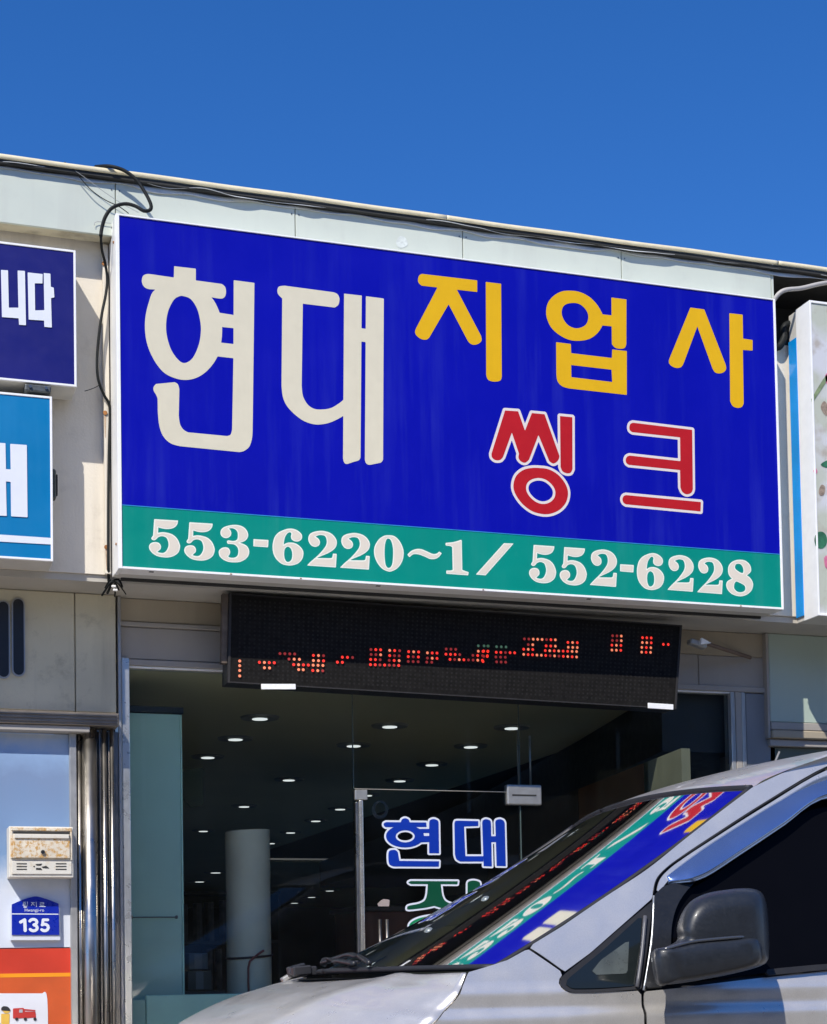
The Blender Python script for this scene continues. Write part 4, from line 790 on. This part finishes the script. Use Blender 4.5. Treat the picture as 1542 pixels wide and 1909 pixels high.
# ------------------------------------------------------------------ mailbox and address plate
MY = .10
t = thing('mailbox', 'rusty cream metal mailbox with slotted lower panel fixed over the printed sheet', 'mailbox', (X(75, 1640, MY), .22, Z(75, 1640, MY)))
m_mb = MAT('mailbox_cream', (.72, .68, .58), .5, var=.04, scale=10, spots=.5, thr=(.52, .70), dirt=(.55, .42, .24)); m_mbr = MAT('mailbox_rusty', (.72, .64, .50), .55, var=.15, scale=16, spots=1., thr=(.47, .60), dirt=(.55, .30, .07))
mx0, mx1, mz0, mz1 = X(17, 1600, MY), X(137, 1600, MY), Z(75, 1636, MY), Z(75, 1541, MY)
MB().box(mx0, mx1, MY, .224, mz0, mz1, .004, seg=2).build('body', m_mb, t)
def mbp(px0, px1, py0, py1, y0, y1, nm, mt, bev=.002, par=None): return MB().box(X(px0, (py0 + py1) / 2, y0), X(px1, (py0 + py1) / 2, y0), y0, y1, Z((px0 + px1) / 2, py1, y0), Z((px0 + px1) / 2, py0, y0), bev).build(nm, mt, par or t)
mbp(21, 134, 1543, 1549, MY - .010, MY + .001, 'rim_bar', m_mbr); mbp(20, 24, 1550, 1600, MY - .010, MY + .001, 'rim_bar', m_mbr); mbp(131, 135, 1550, 1604, MY - .010, MY + .001, 'rim_bar', m_mbr)
dd = mbp(24, 131, 1555, 1600, MY - .016, MY + .001, 'door', m_mbr, .003)
mbp(26, 130, 1551, 1554.5, MY - .006, MY, 'slot_gap', m_dark, .0)
mbp(27, 129, 1555, 1563, MY - .024, MY - .0165, 'slot_flap', m_mb, .002, dd)
q = MB(); kx, kz = X(79, 1589, MY), Z(79, 1589, MY); q.cyl((kx, MY - .016, kz), (kx, MY - .026, kz), .009, n=16); q.build('lock', m_black, dd)
lp = mbp(22, 134, 1606, 1630, MY - .006, MY - .0003, 'lower_panel', m_mb, .002)
for i in range(3):
    for a, b_ in ((31, 50), (104, 124)): mbp(a, b_, 1609.3 + i * 5.2, 1611.3 + i * 5.2, MY - .0072, MY - .0061, 'slot', m_dark, .0, lp)
for pts in ([(66, 1611, 1), (79, 1610, 1), (76, 1614, 1), (68, 1613.5, 1)], [(67, 1618, 1), (76, 1618, 1), (79, 1622, 1), (67, 1621.5, 1)], [(77, 1616, 1), (86, 1614, 1), (92, 1619, 1), (80, 1618.5, 1)], [(61, 1615.5, 1), (65, 1614, 1), (65, 1617, 1)]):
    glyph('emblem', [('+', pts)], MY - .007, m_dark, lp, lift=.0004, res=.001)
AY = .205
t = thing('address_plate', 'blue house-shaped address plate reading 135 below the mailbox', 'sign', (X(66, 1756, AY), .22, Z(66, 1756, AY)))
m_pl = MAT('plate_blue', (.003, .02, .36), .3, var=.06, scale=12, coat=.3)
o3 = (0, 1520); s3 = 7.344
PL = [('+', [(158, 1222, 1), (300, 1160), (440, 1118), (485, 1112), (530, 1118), (670, 1160), (800, 1212, 1), (808, 1640, 1), (160, 1640, 1)])]
def plate_prism(off, y0, y1, mt, nm, extra=0):
    pts = []
    for x, y in path(PL[0][1]): a = at(o3[0] + x / s3, o3[1] + y / s3, AY); pts.append([a[0], a[2]])
    P = np.array(pts); cc = P.mean(0); P = cc + (P - cc) * (1 + off); P[:, 1] -= np.where(P[:, 1] < cc[1], extra, 0)
    MB().prism([tuple(p) for p in P], y0, y1).build(nm, mt, t)
plate_prism(.05, AY - .004, .222, MAT('plate_rim', (.70, .72, .76), .4), 'backing', .016)
plate_prism(0, AY - .009, AY - .0045, m_pl, 'panel')
YP = AY - .009
glyph('divider', [('+', [(160, 1343, 1), (800, 1348, 1), (800, 1361, 1), (160, 1357, 1)])], YP, m_lwht, t, o3, s3, lift=.001, res=.0008)
def stroke(pts, w):   # polyline to capsule outlines
    out = []
    for (x0_, y0_), (x1_, y1_) in zip(pts[:-1], pts[1:]):
        a = math.atan2(y1_ - y0_, x1_ - x0_); r = w / 2
        out.append(('+', [(x1_ + r * math.cos(a - math.pi / 2 + math.pi * k / 5), y1_ + r * math.sin(a - math.pi / 2 + math.pi * k / 5), 1) for k in range(6)] + [(x0_ + r * math.cos(a + math.pi / 2 + math.pi * k / 5), y0_ + r * math.sin(a + math.pi / 2 + math.pi * k / 5), 1) for k in range(6)]))
    return out
def arc(cx_, cy_, rx_, ry_, a0, a1, n_=8): return [(cx_ + rx_ * math.cos(math.radians(a0 + (a1 - a0) * k / n_)), cy_ + ry_ * math.sin(math.radians(a0 + (a1 - a0) * k / n_))) for k in range(n_ + 1)]
for st in (stroke([(282, 1462), (338, 1432), (345, 1578)], 44), stroke(arc(455, 1462, 50, 38, 200, 440) , 40) + stroke(arc(458, 1542, 52, 40, 280, 510), 40), stroke([(655, 1432), (590, 1432), (583, 1490)], 38) + stroke(arc(610, 1536, 52, 46, 230, 500), 40)):
    glyph('digit', st, YP, m_lwht, t, o3, s3, lift=.001, res=.0012)
HW = stroke([(318, 1190), (352, 1190)], 9) + stroke(arc(335, 1212, 16, 10, 0, 360), 8) + stroke([(312, 1232), (362, 1234)], 8) + stroke([(374, 1185), (376, 1240)], 9) + stroke(arc(345, 1256, 20, 9, 0, 360), 8)
JI2 = stroke([(428, 1196), (470, 1197)], 9) + stroke([(450, 1198), (430, 1235)], 9) + stroke([(450, 1206), (470, 1235)], 9) + stroke([(495, 1188), (498, 1250)], 9)
RO = stroke([(548, 1194), (600, 1196), (600, 1214), (550, 1213), (550, 1232), (602, 1234)], 8) + stroke([(575, 1234), (575, 1247)], 8) + stroke([(540, 1248), (620, 1251)], 8)
for st in (HW, JI2, RO): glyph('letter', st, YP, m_lwht, t, o3, s3, lift=.001, res=.0009)
fc = bpy.data.curves.new('romanised_name', 'FONT'); fc.body = 'Hwangji-ro'; fc.size = .020; fc.align_x = 'CENTER'
fo = bpy.data.objects.new('romanised_tmp', fc); S.collection.objects.link(fo); bpy.context.view_layer.update()
me = bpy.data.meshes.new_from_object(fo.evaluated_get(bpy.context.evaluated_depsgraph_get())); bpy.data.objects.remove(fo)
pq = at(o3[0] + 470 / s3, o3[1] + 1318 / s3, YP); me.transform(Matrix.Translation((pq[0], YP - .0012, pq[2])) @ Matrix.Rotation(math.pi / 2, 4, 'X')); link('romanised_name', me, m_lwht, t)
for o in [o for o in S.objects if o.parent and o.parent.get('label') and False]: pass

# ------------------------------------------------------------------ the van
YN, YC = -3.30, -2.36; LX = 4.70
V = thing('parked_van', 'silver van parked at the kerb facing left with black door mirror and window visor painted with a blue sky reflection', 'van', (2.0, YC, 0))
def paint(name, col, rough=.3, metal=.75):
    return MAT(name, col, rough, metal, var=.02, scale=3, coat=.5, grain=.10)
m_sil = paint('silver_paint', (.79, .755, .70), .32, .62); m_rub = MAT('rubber', (.018, .018, .020), .55); m_chr = MAT('chrome', (.7, .72, .75), .08, 1.)
m_wind = GLASS('windscreen_glass', (.12, .15, .14), 1.72, .035, (.16, .17, .17), .10); m_tint = MAT('tinted_glass', (.003, .003, .004), .06, spec=.06)
m_vis = MAT('visor_sky_reflection', (.30, .40, .62), .07, .85, coat=1., spec=1.0)  # dark acrylic given a blue metallic colour to stand for reflected sky
def sstep(a, b, x): t_ = min(1, max(0, (x - a) / (b - a))); return t_ * t_ * (3 - 2 * t_)
def ys(x, z):
    y = YN
    if z > 1.16: y += .36 * (z - 1.16) ** 1.15
    if z < 1.0: y += .09 * (1.0 - z) ** 2
    y += .016 * sstep(1.085, 1.115, z) + .010 * sstep(1.155, 1.185, z)
    nose = max(0, .25 - x); y += .42 * nose * nose
    tail = max(0, x - 4.2); y += .25 * tail * tail
    return y
def vat(px, py, yoff=0.):
    y = YN
    for _ in range(8): p = at(px, py, y); y = ys(p[0], p[2]) + yoff
    return at(px, py, y)
def sheet(name, pts, mat, parent, yoff=0., shrink=.0012, res=.012, thick=.0, extra=(), **k):
    pl = []
    for o_, pp in [('+', pts)] + list(extra):
        q_ = []
        for p in pp:
            if len(p) > 3: q_.append((p[0], p[1], 1) if p[2] else (p[0], p[1]))       # metre coordinates
            else: a = vat(p[0], p[1], yoff); q_.append((a[0], a[2], 1) if len(p) > 2 else (a[0], a[2]))
        pl.append((o_, path(q_)))
    vs, fs = contour_mesh(pl, -shrink, res, merge=False)
    me = bpy.data.meshes.new(name); me.from_pydata([(x, ys(x, z) + yoff, z) for x, z in vs], [], fs); o = link(name, me, mat, parent, smooth=True, **k)
    if thick:
        md = o.modifiers.new('thickness', 'SOLIDIFY'); md.thickness = thick; md.offset = 1
        es = o.modifiers.new('split', 'EDGE_SPLIT'); es.split_angle = math.radians(40)
    return o
def M2(x, z, corner=1): return (x, z, corner, 'm')
# inner dark shell under the near side
vs = []; fs = []; xs = np.linspace(-.35, 4.6, 60); 
def shell(u, v): x = -.30 + 4.9 * u; zt = float(np.interp(x, [-.30, .30, .38, .45, .50, .60, 1.70], [.66, .90, 1.03, 1.12, 1.17, 1.20, 1.86])); z = .35 + (zt - .35) * v; return (x, ys(x, z) + .022, z)
grid('inner_shell', shell, 90, 40, m_rub, V)
def shell2(u, v): p = shell(u, v); return (p[0], 2 * YC - p[1] - .0, p[2])
grid('far_side', shell2, 60, 30, m_sil, V)
# fender
sheet('fender', [(871, 1813, 1), (905, 1803), (945, 1790, 1), (983, 1769, 1), (1010, 1787), (1046, 1812), (1049, 1817, 1), (1042, 1828), (1045, 1841), (1060, 1850, 1), (1120, 1849, 1), (1195, 1846, 1), M2(1.03, .95), M2(1.03, .45), M2(.90, .45), M2(.82, .60, 0), M2(.60, .76, 0), M2(.42, .78, 0), M2(.20, .72, 0), M2(.02, .55, 0), M2(-.05, .45), M2(-.12, .45), M2(-.10, .70), (790, 1926, 1), (845, 1868), (862, 1838)], m_sil, V, thick=.004)
# A pillar
sheet('a_pillar', [(983, 1766, 1), (1047, 1727, 1), (1126, 1673), (1205, 1621), (1274, 1566), (1340, 1515), (1402, 1468, 1), (1470, 1436), (1545, 1406), M2(2.0, 1.935), M2(2.0, 1.895), (1541, 1430), (1422, 1499), (1324, 1562), (1270, 1598), (1243, 1618), (1224, 1638), (1217, 1660, 1), (1216, 1676, 1), (1150, 1734, 1), (1100, 1778, 1), (1052, 1813, 1), (1010, 1783)], m_sil, V, thick=.004)
# door: window frame above and panel below
DO = sheet('front_door', [(1199, 1848, 1), (1300, 1838, 1), (1430, 1822, 1), (1545, 1811, 1), M2(2.08, 1.215), M2(2.08, .42), M2(1.038, .42), M2(1.038, .95)], m_sil, V, thick=.004)
sheet('door_frame', [(1222, 1664, 1), (1229, 1640), (1247, 1620), (1274, 1600), (1326, 1566), (1424, 1504), (1541, 1436), M2(2.06, 1.905), M2(2.08, 1.87), M2(2.08, 1.80), M2(2.00, 1.80), (1542, 1452, 1), (1424, 1520, 1), (1330, 1578, 1), (1262, 1622, 1), (1238, 1652, 1), (1228, 1667, 1)], m_sil, DO, thick=.004)
sheet('side_window', [(1228, 1668, 1), (1262, 1630, 1), (1330, 1586, 1), (1424, 1530, 1), (1542, 1462, 1), M2(2.02, 1.78), M2(2.02, 1.235), (1545, 1803, 1), (1430, 1815, 1), (1200, 1842, 1), (1210, 1760, 1), (1220, 1690, 1)], m_tint, DO, yoff=.010)
sheet('belt_moulding', [(1425, 1808, 1), (1545, 1797, 1), M2(2.02, 1.232), M2(2.02, 1.216), (1545, 1809, 1), (1425, 1821, 1)], m_rub, DO, yoff=-.010, thick=.01)
sheet('mirror_base', [(1219, 1668, 1), (1236, 1652, 1), (1262, 1645), (1283, 1640), (1300, 1643, 1), (1280, 1662), (1262, 1690), (1252, 1726), (1250, 1770, 1), (1240, 1842, 1), (1200, 1845, 1), (1214, 1760, 1)], m_black, DO, yoff=-.006, thick=.006)
q = MB(); q.tube([tuple(vat(a, b_, -.006)) for a, b_ in ((1219, 1670), (1216, 1740), (1208, 1800), (1200, 1846))], .0035, 6); q.build('door_seam_highlight', MAT('seam_highlight', (.45, .48, .52), .3, .6), DO, smooth=True)  # pale tube that paints the highlight along the front door seam
q = MB(); q.tube([tuple(vat(a, b_, -.001)) for a, b_ in ((1218, 1666), (1222, 1642), (1243, 1617), (1290, 1586), (1360, 1540), (1440, 1489), (1542, 1430))], .003, 6); q.build('door_seal', m_rub, V, smooth=True)
# quarter window
QW = sheet('quarter_window', [(1216, 1680, 1), (1214, 1700, 1), (1206, 1770, 1), (1196, 1845, 1), (1120, 1850), (1066, 1851, 1), (1050, 1845), (1043, 1831), (1050, 1818, 1), (1100, 1779, 1), (1160, 1727, 1)], m_rub, V, yoff=-.004, shrink=.0, thick=.004)
sheet('quarter_glass', [(1197, 1705, 1), (1192, 1775, 1), (1184, 1838, 1), (1120, 1842), (1066, 1843, 1), (1054, 1833), (1066, 1819, 1), (1120, 1775, 1), (1170, 1730, 1)], MAT('quarter_tint', (.012, .016, .016), .08, spec=.5), QW, yoff=-.012, shrink=.0)
sheet('quarter_see_through_patch', [(1173, 1752, 1), (1170, 1815, 1), (1098, 1818, 1), (1120, 1790, 1)], MAT('far_window_seen_through', (.085, .10, .095), .3, var=.25, scale=14), QW, yoff=-.0135, shrink=0)  # lighter sheet painted as the daylight view through to the far window
q = MB(); q.tube([tuple(vat(a, b_, -.016)) for a, b_ in ((1203, 1708), (1197, 1775), (1188, 1840))], .006, 8); q.build('quarter_post', MAT('grey_post', (.10, .10, .11), .4), QW, smooth=True)
# rain visor, flared acrylic strip over the side window
VU = [(1243, 1634), (1300, 1590), (1373, 1542), (1450, 1495), (1541, 1446)]; VL = [(1256, 1645), (1310, 1637), (1385, 1590), (1460, 1540), (1541, 1487)]
def interp(Pn, u):
    k = u * (len(Pn) - 1); i = min(len(Pn) - 2, int(k)); t_ = k - i; a, b_, c_, d_ = [np.array(Pn[max(0, min(len(Pn) - 1, j))], float) for j in (i - 1, i, i + 1, i + 2)]
    return .5 * (2 * b_ + (c_ - a) * t_ + (2 * a - 5 * b_ + 4 * c_ - d_) * t_ ** 2 + (3 * b_ - a - 3 * c_ + d_) * t_ ** 3)
UU = [vat(*p, -.004) for p in VU] + [np.array([2.05, 0, 1.862])]; LL = [vat(*p, -.035) for p in VL] + [np.array([2.05, 0, 1.765])]
def visor(u, v):
    a = interp(UU, u); b_ = interp(LL, u); ya = ys(a[0], a[2]) - .005; yb = ys(b_[0], b_[2]) - .036 * min(1, u * 6 + .15)
    p = a * (1 - v) + b_ * v; y = ya * (1 - v) + yb * v - .016 * math.sin(math.pi * v) * min(1, u * 6) * (1 - v * .4)
    if v > .86: y += (v - .86) * .05
    return (p[0], y, p[2])
grid('window_visor', visor, 60, 18, m_vis, V, thick=.003)
q = MB(); q.tube([visor(u, 1.0) for u in np.linspace(0, 1, 24)], .0032, 6, 1); q.build('visor_lip', MAT('visor_lip', (.14, .20, .32), .2, coat=1.), V, smooth=True)
# rear side body
sheet('sliding_door', [M2(2.086, .42), M2(2.086, 1.222), M2(3.30, 1.26), M2(3.30, .42)], m_sil, V, res=.03, thick=.004)
sheet('rear_quarter', [M2(3.306, .42), M2(3.306, 1.26), M2(4.58, 1.27), M2(4.60, .42), M2(4.20, .42), M2(4.0, .70, 0), M2(3.72, .80, 0), M2(3.44, .70, 0), M2(3.30, .43)], m_sil, V, res=.03, thick=.004)
sheet('rear_side_window', [M2(2.12, 1.245), M2(2.12, 1.78), M2(4.45, 1.80), M2(4.50, 1.29)], m_tint, V, res=.03, yoff=.008)
sheet('roof_rail', [M2(2.0, 1.80), M2(2.0, 1.935), M2(4.5, 1.94), M2(4.5, 1.81)], m_sil, V, res=.03, thick=.004)
# windscreen
NE = [(869, 1812, -3.21), (943, 1790, -3.195), (985, 1769, -3.18), (1047, 1728, -3.165), (1126, 1674, -3.14), (1205, 1622, -3.115), (1274, 1566, -3.09), (1368, 1496, -3.06), (1402, 1469, -3.05)]
NP = [at(a, b_, y) for a, b_, y in NE[1:]]
_a = np.array(NP); _t = np.concatenate([[0], np.cumsum(np.linalg.norm(np.diff(_a, axis=0), axis=1))]); _t /= _t[-1]
_c = [np.polyfit(_t, _a[:, k], 2) for k in range(3)]
BU, ZU = .245, .030
def wind(u, v, off=0.):
    uu = u * 1.06 - .06; p = np.array([np.polyval(_c[k], uu) for k in range(3)]); s_ = 2 * v - 1; k = 1 - abs(s_) ** 2.05
    hw = YC - p[1]; bul = BU * (1 - .69 * u)
    x = p[0] - bul * k; z = p[2] + ZU * k - (.03 * (1 - u) * k)
    return Vector((x - off * .5, YC + s_ * hw, z + off * .85))
grid('windscreen', lambda u, v: wind(.02 + .98 * u, v), 48, 48, m_wind, V)
# black rubber round the screen
def edge_tube(fn, r, nm, mt, n_=40): q = MB(); q.tube([fn(k / n_) for k in range(n_ + 1)], r, 8, 1); return q.build(nm, mt, V, smooth=True)
edge_tube(lambda t_: wind(.02 + .98 * t_, 0, .002), .0085, 'screen_seal', m_rub); edge_tube(lambda t_: wind(.02 + .98 * t_, 1, .002), .012, 'screen_seal', m_rub); edge_tube(lambda t_: wind(1, t_, .002), .008, 'screen_seal', m_rub); edge_tube(lambda t_: wind(.02, t_, .002), .010, 'screen_seal', m_rub)
grid('far_a_pillar', lambda u, v: wind(u, 1) + Vector((.02 * v + .015 * v, .075 * v, -.10 * v * v + .008 * math.sin(v * 3))), 30, 6, m_sil, V)
# roof
Zr = lambda x: 1.80 + .26 * (1 - math.exp(-max(0, x - 1.42) / .58))
def roof(u, v):
    s_ = 2 * v - 1; top = wind(1, v, .002); x = top.x + (4.60 - top.x) * (u ** 1.6)
    hw = .685 + .02 * u; k = 1 - abs(s_) ** 3
    edge = 1.796 + (1.935 - 1.796) * min(1, max(0, (x - 1.56) / .40)) ** .8
    zc = Zr(x); z = edge + (max(zc, edge) - edge) * (1 - abs(s_) ** 2.4)
    if u == 0: z = top.z
    y = top.y if u == 0 else YC + s_ * (abs(top.y - YC) / max(abs(s_), 1e-6) if abs(s_) > .01 else .69) if abs(s_) > .01 else YC
    bl = min(1, u / .06); z = top.z * (1 - bl) + z * bl
    return (x, y, z)
grid('roof', roof, 90, 40, m_sil, V)
# hood with slight creases
HX = [(-.47, .62), (-.40, .80), (-.28, .93), (-.10, 1.06), (.02, 1.118), (.13, 1.155), (.25, 1.178), (.36, 1.193), (.50, 1.207), (.60, 1.215)]
def hz(x):
    for (a, za_), (b_, zb_) in zip(HX[:-1], HX[1:]):
        if x <= b_: t_ = (x - a) / (b_ - a); return za_ + (zb_ - za_) * t_
    return HX[-1][1]
def hzs(x): return (hz(x - .04) + hz(x) * 2 + hz(x + .04)) / 4
seam = [vat(a, b_) for a, b_ in ((869, 1814), (860, 1840), (843, 1869), (806, 1910))]
def hood(u, v):
    s_ = 2 * v - 1; a = abs(s_)
    # near/far edge follows the seam with the fender
    zt_ = u; xe = .515 - .62 * (1 - u) ** 1.0 if 0 else None
    t_ = 1 - u
    ex = np.interp(t_, [0, .10, .25, .45, 1.0], [seam[0][0], seam[1][0], seam[2][0], seam[3][0], -.30]); ez = np.interp(t_, [0, .10, .25, .45, 1.0], [seam[0][2], seam[1][2], seam[2][2], seam[3][2], .74])
    cxx = np.interp(t_, [0, 1.0], [.47 - .16 * (1 - a ** 2), -.50]); cz = hzs(cxx + .02) + .012
    k = a ** 2.6; x = cxx * (1 - k) + ex * k
    z = cz * (1 - k) + ez * k + .010 * math.exp(-((a - .62) / .07) ** 2)
    ye = ys(ex, ez) - YC
    return (x, YC + s_ * abs(ye), z)
grid('hood', hood, 60, 60, m_sil, V, thick=.004)
# cowl, wipers
grid('cowl', lambda u, v: wind(0.0, v) + Vector((-.10 * u * (1 - .5 * abs(2 * v - 1)) + .02, 0, -.030 + .018 * u)), 6, 30, m_black, V)
rn = random.Random(9)
WP = thing
for k, (v0, v1) in enumerate(((.36, .90), (.30, .62))):
    q = MB(); P0 = wind(.015, v0, .03); P1 = wind(.045 + .02 * k, (v0 + v1) / 2, .035); P2 = wind(.03, v1, .03); q.tube([P0, P1, P2], .009, 8, 6); wm = q.build('wiper', m_black, V, smooth=True)
    q = MB(); q.tube([wind(.05, v0 + .1, .015), wind(.06, v1, .015)], .006, 6, 1); q.build('wiper_blade', m_rub, wm, smooth=True)
for k in range(7):
    v = .60 + .055 * k; q = MB(); p = wind(0, v) + Vector((-.06, 0, .012)); q.box(p.x - .03, p.x + .035, p.y - .020, p.y + .020, p.z - .012, p.z + .014 + rn.uniform(0, .015), .005, rot=(p, rn.uniform(-.3, .3), 'Y')); q.build('cowl_piece', m_black if k % 2 else m_rub, V)
q = MB(); p = wind(0, .90) + Vector((-.12, 0, .0)); q.box(p.x - .03, p.x + .01, p.y - .02, p.y + .02, p.z - .008, p.z + .008, .003, rot=(p, -.5, 'Y')); q.build('cowl_corner', m_frame, V)
# dash and interior
grid('dashboard', lambda u, v: (.55 + .75 * u, YC - .80 + 1.6 * v, 1.17 + .05 * math.sin(u * 3.0)), 8, 8, MAT('dash_black', (.02, .02, .021), .7), V)
MB().box(.45, .50, YC - .8, YC + .8, .5, 1.16).build('firewall', m_rub, V)
MB().box(2.2, 2.25, YC - .82, YC + .82, .5, 1.85).build('cabin_divider', m_rub, V)
for y0_ in (YC - .62, YC + .12):
    st = MB().box(1.45, 1.60, y0_, y0_ + .5, .8, 1.45, .05, seg=3).build('seat', MAT('seat_grey', (.04, .04, .042), .8), V); MB().box(1.49, 1.58, y0_ + .14, y0_ + .36, 1.47, 1.66, .035, seg=3).build('headrest', m_rub, st)
q = MB(); q.box(1.22, 1.25, YC - .12, YC + .12, 1.60, 1.67, .012, seg=2); q.build('rear_view_mirror', m_black, V)
# two round suction cups / sensors seen behind the glass
for u_, v_ in ((.26, .42), (.44, .42)):
    p = wind(u_, v_, -.012); q = MB(); bmesh.ops.create_uvsphere(q.bm, u_segments=16, v_segments=10, radius=.020, matrix=Matrix.Translation(p)); q.build('sensor_dome', MAT('dome_grey%.2f' % u_, (.35, .38, .34), .25, .6), V, smooth=True)
# door mirror
MR = MB()
def mirror_shape(u, v):
    # u around, v along x (from the door arm to the outer end)
    return None
hs_out = [(1262, 1754), (1262, 1730), (1272, 1700), (1290, 1678), (1318, 1665), (1350, 1659), (1380, 1656), (1404, 1657), (1420, 1665), (1427, 1682), (1431, 1710), (1433, 1745), (1433, 1775), (1430, 1792), (1414, 1803), (1370, 1815), (1320, 1825), (1280, 1832), (1240, 1836), (1232, 1826), (1231, 1775)]
YM = -3.47
cen = np.array(at(1345, 1745, YM)); ring0 = [at(a, b_, YM) for a, b_ in hs_out]; ring0 = [np.array(p) for p in path([(p[0], p[2]) for p in ring0], 4)]
lay = [(-.115, .60), (-.105, .78), (-.085, .90), (-.05, .975), (-.01, 1.0), (.04, .99), (.075, .95), (.10, .86), (.112, .70)]
vs = []; n_ = len(ring0); cz = np.array([cen[0] + .01, cen[2] - .01])
for dy, s_ in lay:
    for p in ring0:
        sc_ = s_; q_ = cz + (p - cz) * sc_; dx = .0 ; vs.append((q_[0] + dy * .46, YM + dy, q_[1] - .01 * (1 - s_)))
fs = []
for i in range(len(lay) - 1):
    for k in range(n_): fs.append((i * n_ + k, i * n_ + (k + 1) % n_, (i + 1) * n_ + (k + 1) % n_, (i + 1) * n_ + k))
fs.append(tuple(range(n_))[::-1]); fs.append(tuple((len(lay) - 1) * n_ + k for k in range(n_)))
me = bpy.data.meshes.new('door_mirror'); me.from_pydata(vs, [], fs); m_mir = MAT('mirror_black', (.017, .020, .025), .42, var=.15, scale=30, coat=.15)
mo = link('door_mirror', me, m_mir, V, smooth=True)
bm_ = bmesh.new(); bm_.from_mesh(me); bmesh.ops.recalc_face_normals(bm_, faces=bm_.faces[:]); bm_.to_mesh(me); bm_.free(); me.shade_smooth()
mo.modifiers.new('smooth', 'SUBSURF').levels = 1
# lower shroud with a crease line, arm, and glass
YQ = YM - .118
q = MB(); q.tube([at(1226, 1772, YM - .09), at(1246, 1768, YM - .11), at(1290, 1756, YM - .118), at(1345, 1750, YM - .120), at(1382, 1747, YM - .112), at(1410, 1745, YM - .08)], .0048, 8, 5); q.build('mirror_crease', MAT('mirror_edge', (.05, .055, .065), .18, coat=1.), mo, smooth=True)
low = [(1232, 1774), (1262, 1768), (1300, 1758), (1345, 1753), (1385, 1750), (1420, 1748), (1431, 1760), (1433, 1780), (1428, 1794), (1410, 1804), (1365, 1815), (1310, 1825), (1270, 1831), (1240, 1834)]
P = [np.array(at(a, b_, YM - .05)) for a, b_ in low]; pr = path([(p[0], p[2]) for p in P], 4); c2 = np.mean(np.array(pr), 0); lay2 = [(-.128, .72), (-.122, .88), (-.105, .97), (-.07, 1.0), (.05, 1.0), (.10, .9)]
vs = []; n_ = len(pr)
for dy, s_ in lay2:
    for p in pr: q_ = c2 + (np.array(p) - c2) * s_; vs.append((q_[0] + dy * .46, YM + dy, q_[1]))
fs = [(i * n_ + k, i * n_ + (k + 1) % n_, (i + 1) * n_ + (k + 1) % n_, (i + 1) * n_ + k) for i in range(len(lay2) - 1) for k in range(n_)]; fs.append(tuple(range(n_))[::-1])
me = bpy.data.meshes.new('lower_shroud'); me.from_pydata(vs, [], fs); lo_o = link('lower_shroud', me, m_mir, mo, smooth=True)
bm_ = bmesh.new(); bm_.from_mesh(me); bmesh.ops.recalc_face_normals(bm_, faces=bm_.faces[:]); bm_.to_mesh(me); bm_.free(); me.shade_smooth()
pa = at(1222, 1800, -3.30)
MB().box(pa[0] + .004, pa[0] + .06, YM + .06, -3.285, pa[2] - .040, pa[2] + .022, .014, seg=3).build('mirror_arm', m_mir, mo)
pm = at(1424, 1735, YM); MB().box(pm[0] - .012, pm[0] - .002, YM - .05, YM + .08, pm[2] - .06, pm[2] + .08, .001, rot=((pm[0], YM, pm[2]), -.43, 'Z')).build('mirror_glass', m_chr, mo)
# wheels, bumper, lamps (below and outside the picture)
for x in (.42, 3.72):
    for y0_, sgn in ((YN + .03, 1), (2 * YC - YN - .03, -1)):
        q = MB(); q.cyl((x, y0_, .33), (x, y0_ + sgn * .22, .33), .33, n=40); wl = q.build('wheel', m_rub, V)
        q = MB(); q.cyl((x, y0_ - sgn * .004, .33), (x, y0_ + sgn * .05, .33), .20, n=32); q.build('rim', m_steel2, wl)
MB().box(-.62, -.25, YC - .86, YC + .86, .28, .60, .06, seg=3).build('bumper', m_sil, V)
MB().box(-.50, -.30, YC - .55, YC + .55, .61, .74, .02, seg=2).build('grille', m_black, V)
for sg in (-1, 1): MB().box(-.45, -.20, YC + sg * .72 - .13, YC + sg * .72 + .13, .60, .80, .04, seg=3).build('headlight', m_chr, V)
MB().box(4.55, 4.62, YC - .85, YC + .85, .40, 1.88, .03, seg=2).build('tailgate', m_sil, V)
MB().box(-.2, 4.55, YC - .80, YC + .80, .25, .42, .02).build('underbody', m_rub, V)

# ------------------------------------------------------------------ across the street (seen only in reflections)
for i, (xa, xb, h, cl) in enumerate(((-16, -4.2, 7.2, (.25, .22, .19)), (-4, 6.5, 6.2, (.30, .30, .29)), (6.7, 19, 7.8, (.22, .17, .14)))):
    t = thing('opposite_building', ['brown two storey shop building across the street, left one', 'grey shop building across the street, middle one', 'dark brick shop building across the street, right one'][i], 'building', ((xa + xb) / 2, -20, 0))
    MB().box(xa, xb, -26, -17, 0, h).build('wall', MAT('opposite_wall%d' % i, cl, .85, var=.1, scale=1), t)
    MB().box(xa - .15, xb + .15, -26.1, -16.85, h + .003, h + .25, .01).build('roof', m_wall2, t)
    x = xa + .6
    while x + 2.2 < xb:
        MB().box(x, x + 2.2, -16.99, -16.95, .3, 2.7, .0).build('shop_window', m_tint, t)
        f_ = MB().box(x + .2, x + 1.9, -16.99, -16.95, 3.9, 5.3, .0).build('window', m_tint, t); MB().box(x + 1.02, x + 1.08, -16.945, -16.93, 3.9, 5.3).build('mullion', m_alu, f_)
        x += 2.7
